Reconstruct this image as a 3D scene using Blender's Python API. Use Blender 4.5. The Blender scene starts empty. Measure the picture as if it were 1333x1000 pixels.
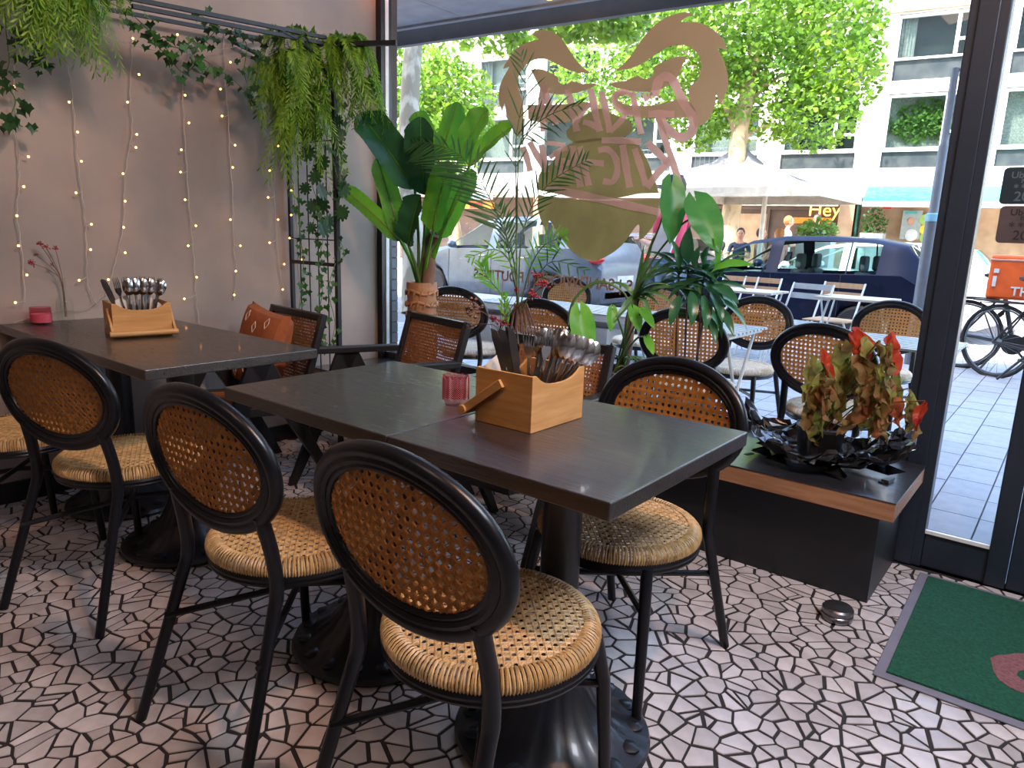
import bpy, bmesh, math, random
import numpy as np
from mathutils import Vector, Matrix, noise
from math import pi, sin, cos, radians as rad
S = bpy.context.scene
COL = S.collection
# ------------------------------------------------------------------ camera, sky, sun, lamps, exposure
EYE = 1.19
F = 915.0
RC = np.array([[0.77707193, 0.15621689, -0.60971756],
               [0.62853002, -0.14133612, 0.76483601],
               [0.03330519, -0.97755838, -0.20801533]])   # rows: world axes written in camera axes (right, down, forward)
U_, _, V_ = np.linalg.svd(RC); RC = U_ @ V_
# RC maps camera vectors (right, down, forward) to world vectors: world = RC @ cam
cam = bpy.data.objects.new('camera', bpy.data.cameras.new('camera'))
COL.objects.link(cam)
r_, d_, f_ = RC[:, 0], RC[:, 1], RC[:, 2]
cam.matrix_world = Matrix(((r_[0], -d_[0], -f_[0], 0), (r_[1], -d_[1], -f_[1], 0), (r_[2], -d_[2], -f_[2], EYE), (0, 0, 0, 1)))
cam.data.sensor_width = 36; cam.data.lens = 36 * F / 1333; cam.data.clip_start = 0.02; cam.data.clip_end = 300
S.camera = cam
def ray(px, py):
    return RC @ np.array([(px - 666.5) / F, (py - 500) / F, 1.0])
def PY(px, py, y):
    r = ray(px, py) ; t = y / r[1]; return Vector((r[0] * t, y, EYE + r[2] * t))
def PX(px, py, x):
    r = ray(px, py); t = x / r[0]; return Vector((x, r[1] * t, EYE + r[2] * t))
def PZ(px, py, z):
    r = ray(px, py); t = (z - EYE) / r[2]; return Vector((r[0] * t, r[1] * t, z))
def PD(px, py, d):
    r = ray(px, py); return Vector((r[0] * d, r[1] * d, EYE + r[2] * d))

w = bpy.data.worlds.new('sky'); S.world = w; w.use_nodes = True
nt = w.node_tree; nt.nodes.clear()
sky = nt.nodes.new('ShaderNodeTexSky'); sky.sky_type = 'NISHITA'; sky.sun_disc = False
sky.sun_elevation = rad(56); sky.sun_rotation = rad(200); sky.air_density = 1.2; sky.dust_density = 2.0
bg = nt.nodes.new('ShaderNodeBackground'); bg.inputs[1].default_value = 0.8
ow = nt.nodes.new('ShaderNodeOutputWorld')
nt.links.new(sky.outputs[0], bg.inputs[0]); nt.links.new(bg.outputs[0], ow.inputs[0])
sun = bpy.data.objects.new('sun', bpy.data.lights.new('sun', 'SUN')); COL.objects.link(sun)
sun.data.energy = 8.5; sun.data.angle = rad(0.6); sun.data.color = (1, .95, .86)
sun.rotation_euler = (rad(36), 0, rad(-20))       # travels towards +y and down, from behind the cafe
def area(name, loc, tgt, size, power, col, sy=None):
    l = bpy.data.lights.new(name, 'AREA'); l.energy = power; l.color = col; l.size = size
    if sy: l.shape = 'RECTANGLE'; l.size_y = sy
    o = bpy.data.objects.new(name, l); COL.objects.link(o); o.location = loc
    o.rotation_euler = (Vector(tgt) - Vector(loc)).to_track_quat('-Z', 'Y').to_euler(); return o
area('ceiling_lamp_or_fill', (-1.0, -0.6, 3.1), (-1.6, 0.6, 0), 0.7, 6, (1, .74, .56))
area('ceiling_lamp_or_fill', (0.3, 0.9, 3.1), (-3.4, 1.6, 1.4), 0.16, 27, (1, .56, .36))
area('ceiling_lamp_or_fill', (1.0, 1.3, 3.12), (0.2, 1.5, 0), 0.9, 60, (.80, .88, 1))  # cool fill added in place of window daylight on the floor, no actual lamp
S.view_settings.view_transform = 'Standard'; S.view_settings.look = 'None'
S.view_settings.exposure = 0.9; S.view_settings.gamma = 1; S.view_settings.use_curve_mapping = False
S.cycles.max_bounces = 8; S.cycles.transparent_max_bounces = 24; S.cycles.diffuse_bounces = 4
S.cycles.use_denoising = True; S.cycles.sample_clamp_indirect = 6; S.cycles.caustics_reflective = False; S.cycles.caustics_refractive = False

# ------------------------------------------------------------------ materials
MATS = {}
def mat(name, col, rough=.5, metal=0., col2=None, scale=8., bump=0., bscale=40., trans=0., rvar=0., emit=0., spec=.5, coat=0., stretch=None, detail=4, island=0., ramp=(.35, .65), mode='noise'):
    m = bpy.data.materials.new(name); m.use_nodes = True; n = m.node_tree; N = n.nodes; L = n.links
    p = N['Principled BSDF']; out = N['Material Output']
    p.inputs['Roughness'].default_value = rough; p.inputs['Metallic'].default_value = metal
    p.inputs['Specular IOR Level'].default_value = spec
    if coat: p.inputs['Coat Weight'].default_value = coat; p.inputs['Coat Roughness'].default_value = .08
    tc = N.new('ShaderNodeTexCoord'); mp = N.new('ShaderNodeMapping'); L.new(tc.outputs['Object'], mp.inputs[0])
    if stretch: mp.inputs['Scale'].default_value = stretch
    col2 = col2 or tuple(c * .82 for c in col)
    t = N.new('ShaderNodeTexNoise'); t.inputs['Scale'].default_value = scale; t.inputs['Detail'].default_value = detail
    L.new(mp.outputs[0], t.inputs['Vector'])
    cr = N.new('ShaderNodeValToRGB'); cr.color_ramp.elements[0].position = ramp[0]; cr.color_ramp.elements[1].position = ramp[1]
    cr.color_ramp.elements[0].color = (*col2, 1); cr.color_ramp.elements[1].color = (*col, 1)
    L.new(t.outputs['Fac'], cr.inputs[0]); c_out = cr.outputs[0]
    if island:
        g = N.new('ShaderNodeNewGeometry'); oi = N.new('ShaderNodeObjectInfo')
        ad = N.new('ShaderNodeMath'); ad.operation = 'ADD'; L.new(g.outputs['Random Per Island'], ad.inputs[0]); L.new(oi.outputs['Random'], ad.inputs[1])
        fr = N.new('ShaderNodeMath'); fr.operation = 'FRACT'; L.new(ad.outputs[0], fr.inputs[0])
        mr = N.new('ShaderNodeMapRange'); mr.inputs['To Min'].default_value = 1 - island; mr.inputs['To Max'].default_value = 1 + island * .6; L.new(fr.outputs[0], mr.inputs[0])
        mx = N.new('ShaderNodeVectorMath'); mx.operation = 'SCALE'; L.new(c_out, mx.inputs[0]); L.new(mr.outputs[0], mx.inputs['Scale']); c_out = mx.outputs[0]
    L.new(c_out, p.inputs['Base Color'])
    if bump:
        b = N.new('ShaderNodeBump'); b.inputs['Strength'].default_value = bump; b.inputs['Distance'].default_value = .01
        t2 = N.new('ShaderNodeTexNoise'); t2.inputs['Scale'].default_value = bscale; t2.inputs['Detail'].default_value = 5
        L.new(mp.outputs[0], t2.inputs['Vector']); L.new(t2.outputs['Fac'], b.inputs['Height']); L.new(b.outputs[0], p.inputs['Normal'])
    if rvar:
        rr = N.new('ShaderNodeMapRange'); rr.inputs['To Min'].default_value = max(.05, rough - rvar); rr.inputs['To Max'].default_value = rough + rvar
        t3 = N.new('ShaderNodeTexNoise'); t3.inputs['Scale'].default_value = scale * 2.2; t3.inputs['Detail'].default_value = 6; L.new(mp.outputs[0], t3.inputs['Vector']); L.new(t3.outputs['Fac'], rr.inputs[0]); L.new(rr.outputs[0], p.inputs['Roughness'])
    if emit: p.inputs['Emission Color'].default_value = (*col, 1); p.inputs['Emission Strength'].default_value = emit
    if trans:
        tr = N.new('ShaderNodeBsdfTranslucent'); mi = N.new('ShaderNodeMixShader'); mi.inputs[0].default_value = trans
        L.new(c_out, tr.inputs[0]); L.new(p.outputs[0], mi.inputs[1]); L.new(tr.outputs[0], mi.inputs[2]); L.new(mi.outputs[0], out.inputs[0])
    MATS[name] = m; return m
def glassmat(name, tint=(1, 1, 1), refl=1.45, clear=.0, rough=0.0):
    m = bpy.data.materials.new(name); m.use_nodes = True; n = m.node_tree; n.nodes.clear(); N = n.nodes; L = n.links
    o = N.new('ShaderNodeOutputMaterial'); t = N.new('ShaderNodeBsdfTransparent'); t.inputs[0].default_value = (*tint, 1)
    g = N.new('ShaderNodeBsdfGlossy'); g.inputs['Roughness'].default_value = rough
    f = N.new('ShaderNodeFresnel'); f.inputs[0].default_value = refl; mi = N.new('ShaderNodeMixShader')
    ge = N.new('ShaderNodeNewGeometry'); iv = N.new('ShaderNodeMath'); iv.operation = 'SUBTRACT'; iv.inputs[0].default_value = 1; L.new(ge.outputs['Backfacing'], iv.inputs[1])
    mu = N.new('ShaderNodeMath'); mu.operation = 'MULTIPLY'; L.new(f.outputs[0], mu.inputs[0]); L.new(iv.outputs[0], mu.inputs[1])
    L.new(mu.outputs[0], mi.inputs[0]); L.new(t.outputs[0], mi.inputs[1]); L.new(g.outputs[0], mi.inputs[2]); L.new(mi.outputs[0], o.inputs[0])
    MATS[name] = m; return m
M = MATS
mat('plaster', (.39, .305, .25), .75, col2=(.25, .21, .19), scale=1.7, bump=.08, bscale=9, detail=8)
mat('ceiling', (.5, .46, .42), .9)
mat('black_paint', (.012, .013, .018), .42, bump=.02)
mat('door_paint', (.018, .026, .042), .40)
mat('grout', (.022, .018, .018), .8, scale=60)
mat('marble', (.60, .54, .53), .30, col2=(.47, .41, .40), scale=14, island=.20, bump=.05, bscale=120)
mat('walnut', (.036, .021, .018), .36, col2=(.014, .009, .009), scale=5, stretch=(1, 16, 8), bump=.25, bscale=22, spec=1., coat=.35, rvar=.16)
mat('walnut_grey', (.034, .025, .021), .32, col2=(.020, .014, .013), scale=5, stretch=(1, 16, 8), bump=.25, bscale=22, spec=1., coat=.25, rvar=.14)
mat('cast_iron', (.010, .011, .016), .38, metal=.0, bump=.06, coat=.2)
mat('chair_black', (.007, .007, .010), .30, bump=.02, bscale=90, spec=.35)
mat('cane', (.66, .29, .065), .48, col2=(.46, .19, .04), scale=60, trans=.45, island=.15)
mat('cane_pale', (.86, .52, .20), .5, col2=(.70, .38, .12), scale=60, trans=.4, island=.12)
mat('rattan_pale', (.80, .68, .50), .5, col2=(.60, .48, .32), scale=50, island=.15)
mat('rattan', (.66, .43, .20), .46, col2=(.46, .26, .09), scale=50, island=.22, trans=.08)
mat('dark_wood', (.014, .012, .013), .40, bump=.03)
mat('cane_brown', (.45, .19, .07), .5, col2=(.32, .12, .04), scale=60, trans=.25, island=.12)
mat('bamboo', (.62, .33, .12), .42, col2=(.50, .24, .07), scale=7, stretch=(1, 1, 10), bump=.03, island=.06)
mat('oak', (.40, .20, .10), .5, col2=(.28, .13, .06), scale=5, stretch=(1.2, 14, 14), bump=.04)
mat('bench_top', (.022, .021, .025), .34, col2=(.015, .014, .017), scale=4, stretch=(1, 8, 8), spec=1., coat=.8, rvar=.12)
mat('steel', (.62, .62, .64), .18, metal=1.)
mat('steel_dark', (.22, .22, .23), .28, metal=.9)
mat('paper', (.80, .74, .68), .8)
mat('orange_fabric', (.42, .12, .035), .9, col2=(.34, .09, .03), scale=30, bump=.2, bscale=200)
mat('print_white', (.75, .62, .5), .9)
mat('zig_fabric', (.40, .26, .17), .9, scale=30, bump=.2, bscale=200)
mat('mat_green', (.012, .115, .062), .95, col2=(.006, .07, .04), scale=120, bump=.8, bscale=260)
mat('mat_pink', (.34, .13, .15), .95, col2=(.20, .09, .09), scale=120, bump=.8, bscale=260)
mat('mat_edge', (.20, .19, .24), .7, bump=.1)
mat('terracotta_carved', (.46, .22, .10), .55, col2=(.33, .14, .06), scale=12, bump=.15, bscale=60)
mat('wicker', (.075, .040, .030), .6, col2=(.04, .02, .016), scale=50, bump=.3, bscale=90)
mat('soil', (.05, .03, .02), .95, bump=.5)
mat('plastic_pot', (.02, .02, .022), .35)
mat('foil', (.010, .009, .010), .16, spec=.8)
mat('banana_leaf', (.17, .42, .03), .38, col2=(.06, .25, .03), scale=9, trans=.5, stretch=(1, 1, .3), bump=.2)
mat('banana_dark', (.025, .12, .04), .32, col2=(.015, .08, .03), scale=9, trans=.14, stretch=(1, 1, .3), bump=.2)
mat('palm_leaf', (.05, .17, .045), .45, col2=(.03, .10, .035), trans=.30)
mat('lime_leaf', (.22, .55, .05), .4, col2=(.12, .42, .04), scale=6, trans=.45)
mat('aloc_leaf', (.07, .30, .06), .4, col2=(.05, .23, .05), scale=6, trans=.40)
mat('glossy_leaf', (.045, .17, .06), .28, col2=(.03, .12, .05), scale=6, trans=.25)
mat('stripe_leaf', (.20, .36, .10), .35, col2=(.05, .17, .06), scale=3, trans=.3)
mat('fern', (.34, .55, .05), .5, col2=(.10, .28, .025), scale=9, trans=.45, island=.3)
mat('ivy', (.06, .20, .035), .45, col2=(.03, .12, .025), scale=20, trans=.25, island=.25)
mat('ivy_dark', (.03, .10, .03), .45, trans=.2, island=.25)
mat('stem_green', (.10, .20, .05), .5)
mat('stem_brown', (.20, .10, .07), .7, col2=(.10, .05, .035), scale=20, bump=.3)
mat('trunk_banana', (.26, .14, .09), .8, col2=(.12, .06, .04), scale=16, stretch=(1, 1, .3), bump=.6, bscale=30)
mat('red_flower', (.35, .02, .03), .7)
mat('bark_plane', (.42, .40, .33), .8, col2=(.22, .20, .15), scale=5, bump=.2, stretch=(1, 1, .5), ramp=(.45, .55))
mat('bark_tan', (.50, .34, .18), .8, col2=(.28, .20, .12), scale=5, bump=.2, stretch=(1, 1, .5), ramp=(.4, .55))
mat('tree_leaf', (.27, .44, .035), .5, col2=(.12, .27, .03), scale=1.2, trans=.42, island=.5)
mat('hedge_leaf', (.20, .38, .07), .5, trans=.4, island=.35)
mat('cable_clear', (.62, .56, .48), .4, trans=.3)
mat('bulb_glow', (1., .40, .10), .3, emit=5.)
mat('lamp_red', (1., .22, .08), .3, emit=6.)
mat('lamp_orange', (1., .45, .05), .3, emit=5.)
mat('wax_pink', (.80, .44, .48), .6)
mat('pink_rib', (.70, .30, .36), .25, trans=.5)
mat('film_gold', (.62, .50, .36), .6, col2=(.57, .45, .31), trans=.6, scale=2)
mat('film_olive', (.48, .43, .24), .6, trans=.6)
mat('film_pink', (.88, .68, .63), .6, trans=.45)
mat('film_letter', (.45, .30, .24), .6, trans=.3)
mat('sticker_dark', (.02, .035, .045), .35)
mat('sticker_brown', (.10, .075, .075), .35)
mat('ink_grey', (.09, .13, .15), .5)
mat('ink_black', (.02, .015, .015), .5)
mat('paver', (.36, .37, .40), .7, col2=(.31, .32, .35), scale=12, island=.08, bump=.05, bscale=80)
mat('joint', (.20, .20, .22), .9)
mat('asphalt', (.30, .29, .29), .85, bump=.2, bscale=120)
mat('far_paving', (.56, .50, .46), .8)
mat('concrete', (.50, .49, .47), .8, scale=5, bump=.1)
mat('brick_grey', (.17, .18, .20), .7, island=.12, bump=.15)
mat('render_grey', (.085, .08, .08), .8, scale=3, bump=.1)
mat('facade_white', (.80, .77, .73), .8, scale=1.2, col2=(.75, .72, .69))
mat('frame_white', (.85, .85, .84), .5)
mat('spandrel', (.06, .07, .07), .8, col2=(.035, .045, .05), scale=3, spec=.1)
mat('curtain', (.52, .50, .47), .8, col2=(.30, .30, .29), scale=3, stretch=(8, 8, .4))
mat('shop_dark', (.14, .085, .06), .6, col2=(.08, .05, .04), scale=2)
mat('shop_tan', (.50, .33, .20), .6, col2=(.36, .22, .13), scale=2)
mat('awning_teal', (.05, .40, .36), .7, scale=1)
mat('canvas_white', (.62, .56, .47), .8, trans=.15)
mat('canvas_grey', (.20, .20, .22), .8, trans=.1)
mat('pole_grey', (.13, .15, .18), .5, metal=.2)
mat('pole_cream', (.72, .66, .55), .5)
mat('blue_cloth', (.06, .16, .42), .7)
mat('paint_navy', (.006, .010, .028), .35, spec=.09)
mat('leaf_rib', (.34, .52, .12), .45, trans=.4)
mat('paint_silver', (.10, .13, .17), .3, coat=.35, metal=.2)
mat('paint_maroon', (.20, .13, .14), .2, coat=.8, metal=.3)
mat('paint_white', (.8, .8, .8), .25, coat=.6)
mat('rubber', (.015, .015, .016), .75)
mat('trim_black', (.02, .02, .022), .5)
mat('tail_red', (.60, .015, .02), .2, coat=.6)
mat('lamp_clear', (.75, .78, .8), .12, coat=.6)
mat('seat_grey', (.07, .08, .09), .8)
mat('plate_white', (.75, .75, .7), .4)
mat('table_slat', (.50, .56, .60), .35, metal=.2)
mat('chair_metal', (.60, .63, .62), .4)
mat('slat_wood', (.52, .34, .20), .6, scale=8, stretch=(10, 1, 1))
mat('orange_box', (.85, .13, .02), .5)
mat('skin', (.62, .33, .22), .55)
mat('skin_dark', (.30, .15, .09), .55)
mat('hair_brown', (.06, .03, .02), .7)
mat('hair_ginger', (.40, .16, .05), .7)
mat('cloth_pink', (.62, .05, .11), .85, scale=10)
mat('cloth_white', (.75, .75, .74), .85)
mat('cloth_denim', (.14, .22, .33), .85)
mat('cloth_black', (.03, .03, .035), .85)
mat('cloth_salmon', (.62, .32, .25), .85)
mat('cloth_navy', (.03, .05, .10), .85)
mat('yellow_neon', (1., .62, .12), .4, emit=2.0)
mat('sign_red', (.70, .04, .03), .5)
mat('sign_orange', (.95, .33, .03), .5)
mat('sign_yellow', (.95, .62, .05), .5)
mat('sign_blue', (.20, .45, .60), .5)
mat('sign_green', (.35, .55, .12), .5)
mat('poster_bg', (.40, .45, .44), .5)
mat('soffit', (.60, .57, .58), .5)
mat('fascia_dark', (.16, .16, .16), .5)
mat('green_paint', (.03, .14, .10), .5)
glassmat('pane'); glassmat('pane_far', (.70, .76, .74), 1.25); glassmat('car_glass', (.70, .84, .84), 1.22)
glassmat('glass_clear', (.97, .98, .97), 1.18); glassmat('glass_pink', (.93, .66, .71), 1.2)

# ------------------------------------------------------------------ mesh helper
class MB:
    def __init__(s): s.v = []; s.f = []; s.m = []
    def add(s, vs, fs, mi=0, T=None):
        o = len(s.v)
        if T is not None: vs = [T @ Vector(v) for v in vs]
        s.v += [tuple(v) for v in vs]; s.f += [tuple(i + o for i in f) for f in fs]; s.m += [mi] * len(fs); return s
    def box(s, a, b, mi=0, T=None):
        x0, y0, z0 = a; x1, y1, z1 = b
        return s.add([(x0, y0, z0), (x1, y0, z0), (x1, y1, z0), (x0, y1, z0), (x0, y0, z1), (x1, y0, z1), (x1, y1, z1), (x0, y1, z1)],
                     [(0, 3, 2, 1), (4, 5, 6, 7), (0, 1, 5, 4), (1, 2, 6, 5), (2, 3, 7, 6), (3, 0, 4, 7)], mi, T)
    def bar(s, p, q, w, h=None, mi=0, up=(0, 0, 1)):
        p = Vector(p); q = Vector(q); h = h or w; d = (q - p).normalized(); u = Vector(up)
        if abs(d.dot(u)) > .97: u = Vector((1, 0, 0))
        a = d.cross(u).normalized(); b = a.cross(d).normalized(); vs = []
        for c in (p, q):
            for i, j in ((-1, -1), (1, -1), (1, 1), (-1, 1)): vs.append(c + a * i * w / 2 + b * j * h / 2)
        return s.add(vs, [(0, 1, 2, 3), (7, 6, 5, 4), (0, 4, 5, 1), (1, 5, 6, 2), (2, 6, 7, 3), (3, 7, 4, 0)], mi)
    def tube(s, pts, r, n=8, closed=False, mi=0, sx=1., cap=True):
        P = [Vector(p) for p in pts]; k = len(P); R = r if hasattr(r, '__len__') else [r] * k
        ref = None; vs = []
        for i in range(k):
            if closed: d = P[(i + 1) % k] - P[i - 1]
            else: d = P[min(i + 1, k - 1)] - P[max(i - 1, 0)]
            d = d.normalized() if d.length > 1e-9 else Vector((0, 0, 1))
            if ref is None: ref = Vector((0, 0, 1)) if abs(d.z) < .9 else Vector((1, 0, 0))
            a = (ref - d * ref.dot(d)).normalized(); b = d.cross(a); ref = a
            for j in range(n):
                t = 2 * pi * j / n; vs.append(P[i] + a * cos(t) * R[i] + b * sin(t) * R[i] * sx)
        fs = []
        for i in range(k if closed else k - 1):
            i2 = (i + 1) % k
            for j in range(n): fs.append((i * n + j, i * n + (j + 1) % n, i2 * n + (j + 1) % n, i2 * n + j))
        if not closed and cap: fs += [tuple(range(n))[::-1], tuple((k - 1) * n + j for j in range(n))]
        return s.add(vs, fs, mi)
    def lathe(s, prof, n=24, c=(0, 0, 0), mi=0, T=None, mod=None):
        vs = []; k = len(prof)
        for i, (r, z) in enumerate(prof):
            for j in range(n):
                t = 2 * pi * j / n; rr = r * (mod(i, t) if mod else 1); vs.append((c[0] + rr * cos(t), c[1] + rr * sin(t), c[2] + z))
        fs = [(i * n + j, i * n + (j + 1) % n, (i + 1) * n + (j + 1) % n, (i + 1) * n + j) for i in range(k - 1) for j in range(n)]
        if prof[0][0] > 1e-6: fs.append(tuple(range(n))[::-1])
        if prof[-1][0] > 1e-6: fs.append(tuple((k - 1) * n + j for j in range(n)))
        return s.add(vs, fs, mi, T)
    def prism(s, poly, h, mi=0, T=None):        # polygon in xy, from z 0 to h
        n = len(poly)
        vs = [(x, y, 0) for x, y in poly] + [(x, y, h) for x, y in poly]
        return s.add(vs, [tuple(range(n))[::-1], tuple(range(n, 2 * n))] + [(i, (i + 1) % n, n + (i + 1) % n, n + i) for i in range(n)], mi, T)
    def grid(s, fn, nu, nv, mi=0, skip=None):
        vs = [fn(i / nu, j / nv) for i in range(nu + 1) for j in range(nv + 1)]
        fs = [(i * (nv + 1) + j, (i + 1) * (nv + 1) + j, (i + 1) * (nv + 1) + j + 1, i * (nv + 1) + j + 1) for i in range(nu) for j in range(nv) if not (skip and skip(i, j))]
        return s.add(vs, fs, mi)
    def ball(s, c, r, n=8, mi=0, sc=(1, 1, 1)):
        c = Vector(c); vs = []; k = n // 2 + 1
        for i in range(k):
            a = pi * i / (k - 1)
            for j in range(n): vs.append(c + Vector((r * sc[0] * sin(a) * cos(2 * pi * j / n), r * sc[1] * sin(a) * sin(2 * pi * j / n), r * sc[2] * cos(a))))
        return s.add(vs, [(i * n + j, i * n + (j + 1) % n, (i + 1) * n + (j + 1) % n, (i + 1) * n + j)[::-1] for i in range(k - 1) for j in range(n)], mi)
    def mesh(s, name, mats, smooth=True):
        me = bpy.data.meshes.new(name); me.from_pydata(s.v, [], s.f)
        for m in (mats if isinstance(mats, (list, tuple)) else [mats]): me.materials.append(MATS[m])
        if any(s.m): me.polygons.foreach_set('material_index', s.m)
        if smooth:
            me.polygons.foreach_set('use_smooth', [True] * len(s.f)); me.set_sharp_from_angle(angle=rad(38))
        me.update(); return me
    def build(s, name, mats, parent=None, smooth=True, bevel=0, T=None, solid=0, subd=0):
        o = bpy.data.objects.new(name, s.mesh(name, mats, smooth)); COL.objects.link(o)
        if parent: o.parent = parent
        if T is not None: o.matrix_local = T
        if subd: md = o.modifiers.new('sub', 'SUBSURF'); md.levels = subd; md.render_levels = subd
        if solid: md = o.modifiers.new('solid', 'SOLIDIFY'); md.thickness = solid; md.offset = 0
        if bevel: md = o.modifiers.new('bevel', 'BEVEL'); md.width = bevel; md.segments = 2; md.limit_method = 'ANGLE'
        return o
def tag(o, label=None, cat=None, group=None, kind=None):
    if label: o['label'] = label
    if cat: o['category'] = cat
    if group: o['group'] = group
    if kind: o['kind'] = kind
    return o
def thing(name, label, cat, loc=(0, 0, 0), rz=0, group=None):
    o = bpy.data.objects.new(name, None); COL.objects.link(o); o.empty_display_size = .1
    o.location = loc; o.rotation_euler = (0, 0, rz); return tag(o, label, cat, group)
KIDS = {}
def copy_tree(o, parent=None):
    c = o.copy(); COL.objects.link(c)
    if parent: c.parent = parent
    for ch in [x for x in o.children]: copy_tree(ch, c)
    return c
def inst(me, name, parent, T, label=None):
    o = bpy.data.objects.new(name, me); COL.objects.link(o); o.parent = parent; o.matrix_local = T
    if label: o['label'] = label
    return o
def struct(o): o['kind'] = 'structure'; return o
def TR(loc, rz=0, rx=0, ry=0, sc=1):
    return Matrix.Translation(loc) @ Matrix.Rotation(rz, 4, 'Z') @ Matrix.Rotation(ry, 4, 'Y') @ Matrix.Rotation(rx, 4, 'X') @ Matrix.Scale(sc, 4)
def frame(o, x, y):     # matrix with x axis along x, y near y
    x = Vector(x).normalized(); y = Vector(y); z = x.cross(y).normalized(); y = z.cross(x)
    return Matrix(((x.x, y.x, z.x, o[0]), (x.y, y.y, z.y, o[1]), (x.z, y.z, z.z, o[2]), (0, 0, 0, 1)))
def text_mesh(txt, size, matname, depth=.0008, bold=0., spacing=1.):
    cu = bpy.data.curves.new('lettering', 'FONT'); cu.body = txt; cu.size = size; cu.extrude = depth; cu.offset = bold; cu.align_x = 'CENTER'; cu.align_y = 'CENTER'; cu.space_character = spacing
    cu.materials.append(MATS[matname]); ob = bpy.data.objects.new('lettering', cu); COL.objects.link(ob)
    dg = bpy.context.evaluated_depsgraph_get(); me = bpy.data.meshes.new_from_object(ob.evaluated_get(dg)); bpy.data.objects.remove(ob); return me
def cr_spline(pts, k=6, closed=False):
    P = [Vector(p) for p in pts]; n = len(P); out = []
    rng = range(n) if closed else range(n - 1)
    for i in rng:
        p0 = P[i - 1] if (closed or i > 0) else P[0]; p1 = P[i]; p2 = P[(i + 1) % n]; p3 = P[(i + 2) % n] if (closed or i + 2 < n) else P[-1]
        for j in range(k):
            t = j / k; out.append(.5 * ((2 * p1) + (p2 - p0) * t + (2 * p0 - 5 * p1 + 4 * p2 - p3) * t * t + (3 * p1 - p0 - 3 * p2 + p3) * t ** 3))
    if not closed: out.append(P[-1])
    return out
# ------------------------------------------------------------------ room shell
GY = 2.965      # glass plane
WX = -3.43      # left wall
ZC = 3.2
fl = MB().box((WX - .1, -3.2, -.12), (2.2, 2.935, -.0035)).build('floor', 'grout', smooth=False); struct(fl)
random.seed(5)
def clip(poly, nx, ny, d):
    out = []; n = len(poly)
    for i in range(n):
        a = poly[i]; b = poly[(i + 1) % n]; da = a[0] * nx + a[1] * ny - d; db = b[0] * nx + b[1] * ny - d
        if da <= 0: out.append(a)
        if (da < 0) != (db < 0) and da != db:
            t = da / (da - db); out.append((a[0] + (b[0] - a[0]) * t, a[1] + (b[1] - a[1]) * t))
    return out
def crazy_tiles(x0, x1, y0, y1, pitch):
    nx = int((x1 - x0) / pitch); ny = int((y1 - y0) / pitch); pts = {}
    for i in range(-2, nx + 3):
        for j in range(-2, ny + 3):
            if random.random() < .08: continue
            pts[i, j] = (x0 + (i + .5 + random.uniform(-.74, .74)) * pitch, y0 + (j + .5 + random.uniform(-.74, .74)) * pitch)
    tiles = []
    for (i, j), p in pts.items():
        if not (0 <= i < nx and 0 <= j < ny): continue
        an = random.uniform(.72, 1.4); poly = [(p[0] - 2 * pitch, p[1] - 2 * pitch), (p[0] + 2 * pitch, p[1] - 2 * pitch), (p[0] + 2 * pitch, p[1] + 2 * pitch), (p[0] - 2 * pitch, p[1] + 2 * pitch)]
        for di in range(-2, 3):
            for dj in range(-2, 3):
                q = pts.get((i + di, j + dj))
                if q is None or q == p: continue
                dx, dy = q[0] - p[0], q[1] - p[1]; l = math.hypot(dx, dy)
                if l > 2.6 * pitch: continue
                ux, uy = dx / l, dy / l
                g = .0023 + .0036 * random.random()
                poly = clip(poly, ux, uy, p[0] * ux + p[1] * uy + l / 2 - g)
                if len(poly) < 3: break
            if len(poly) < 3: break
        if len(poly) < 3: continue
        poly = clip(clip(clip(clip(poly, 1, 0, x1), -1, 0, -x0), 0, 1, y1), 0, -1, -y0)
        q = []
        for a in poly:
            if not q or math.hypot(a[0] - q[-1][0], a[1] - q[-1][1]) > .005: q.append(a)
        if len(q) >= 3: tiles.append(q)
    return tiles
tiles = crazy_tiles(WX + .02, 1.3, -.9, 2.93, .051)
def tile_mb(mb, q, cx=0, cy=0):
    n = len(q); mx = sum(a[0] for a in q) / n; my = sum(a[1] for a in q) / n
    tl = random.uniform(-.0006, .0006); vs = []
    for a in q: vs.append((a[0] - cx, a[1] - cy, -.0045))
    for a in q: vs.append((a[0] - cx, a[1] - cy, -.0014))
    for a in q: vs.append((a[0] - cx + (mx - a[0]) * .05, a[1] - cy + (my - a[1]) * .05, -.0006 + tl))
    fs = [(i, (i + 1) % n, n + (i + 1) % n, n + i) for i in range(n)] + [(n + i, n + (i + 1) % n, 2 * n + (i + 1) % n, 2 * n + i) for i in range(n)] + [tuple(range(2 * n, 3 * n))]
    mb.add(vs, fs)
def inview(p):
    v = RC.T @ (np.array([p[0], p[1], 0.]) - [0, 0, EYE])
    if v[2] < .1: return None
    x = 666.5 + F * v[0] / v[2]; y = 500 + F * v[1] / v[2]
    return (v[2], x, y) if -10 < x < 1343 and -10 < y < 1010 else None
scored = []
for q in tiles:
    cx = sum(a[0] for a in q) / len(q); cy = sum(a[1] for a in q) / len(q); iv = inview((cx, cy)); ar = abs(sum(q[i - 1][0] * q[i][1] - q[i][0] * q[i - 1][1] for i in range(len(q)))) / 2
    hid = iv is not None and iv[2] < 690 and iv[1] < 700
    scored.append((ar / iv[0] ** 3 if iv and not hid else 0, q, cx, cy))
scored.sort(key=lambda t: -t[0])
rest = MB()
for k, (s_, q, cx, cy) in enumerate(scored):
    if k < 298:
        mb = MB(); tile_mb(mb, q, cx, cy); o = mb.build('marble_tile', 'marble', fl, smooth=False); o.location = (cx, cy, 0)
    else: tile_mb(rest, q)
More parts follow.
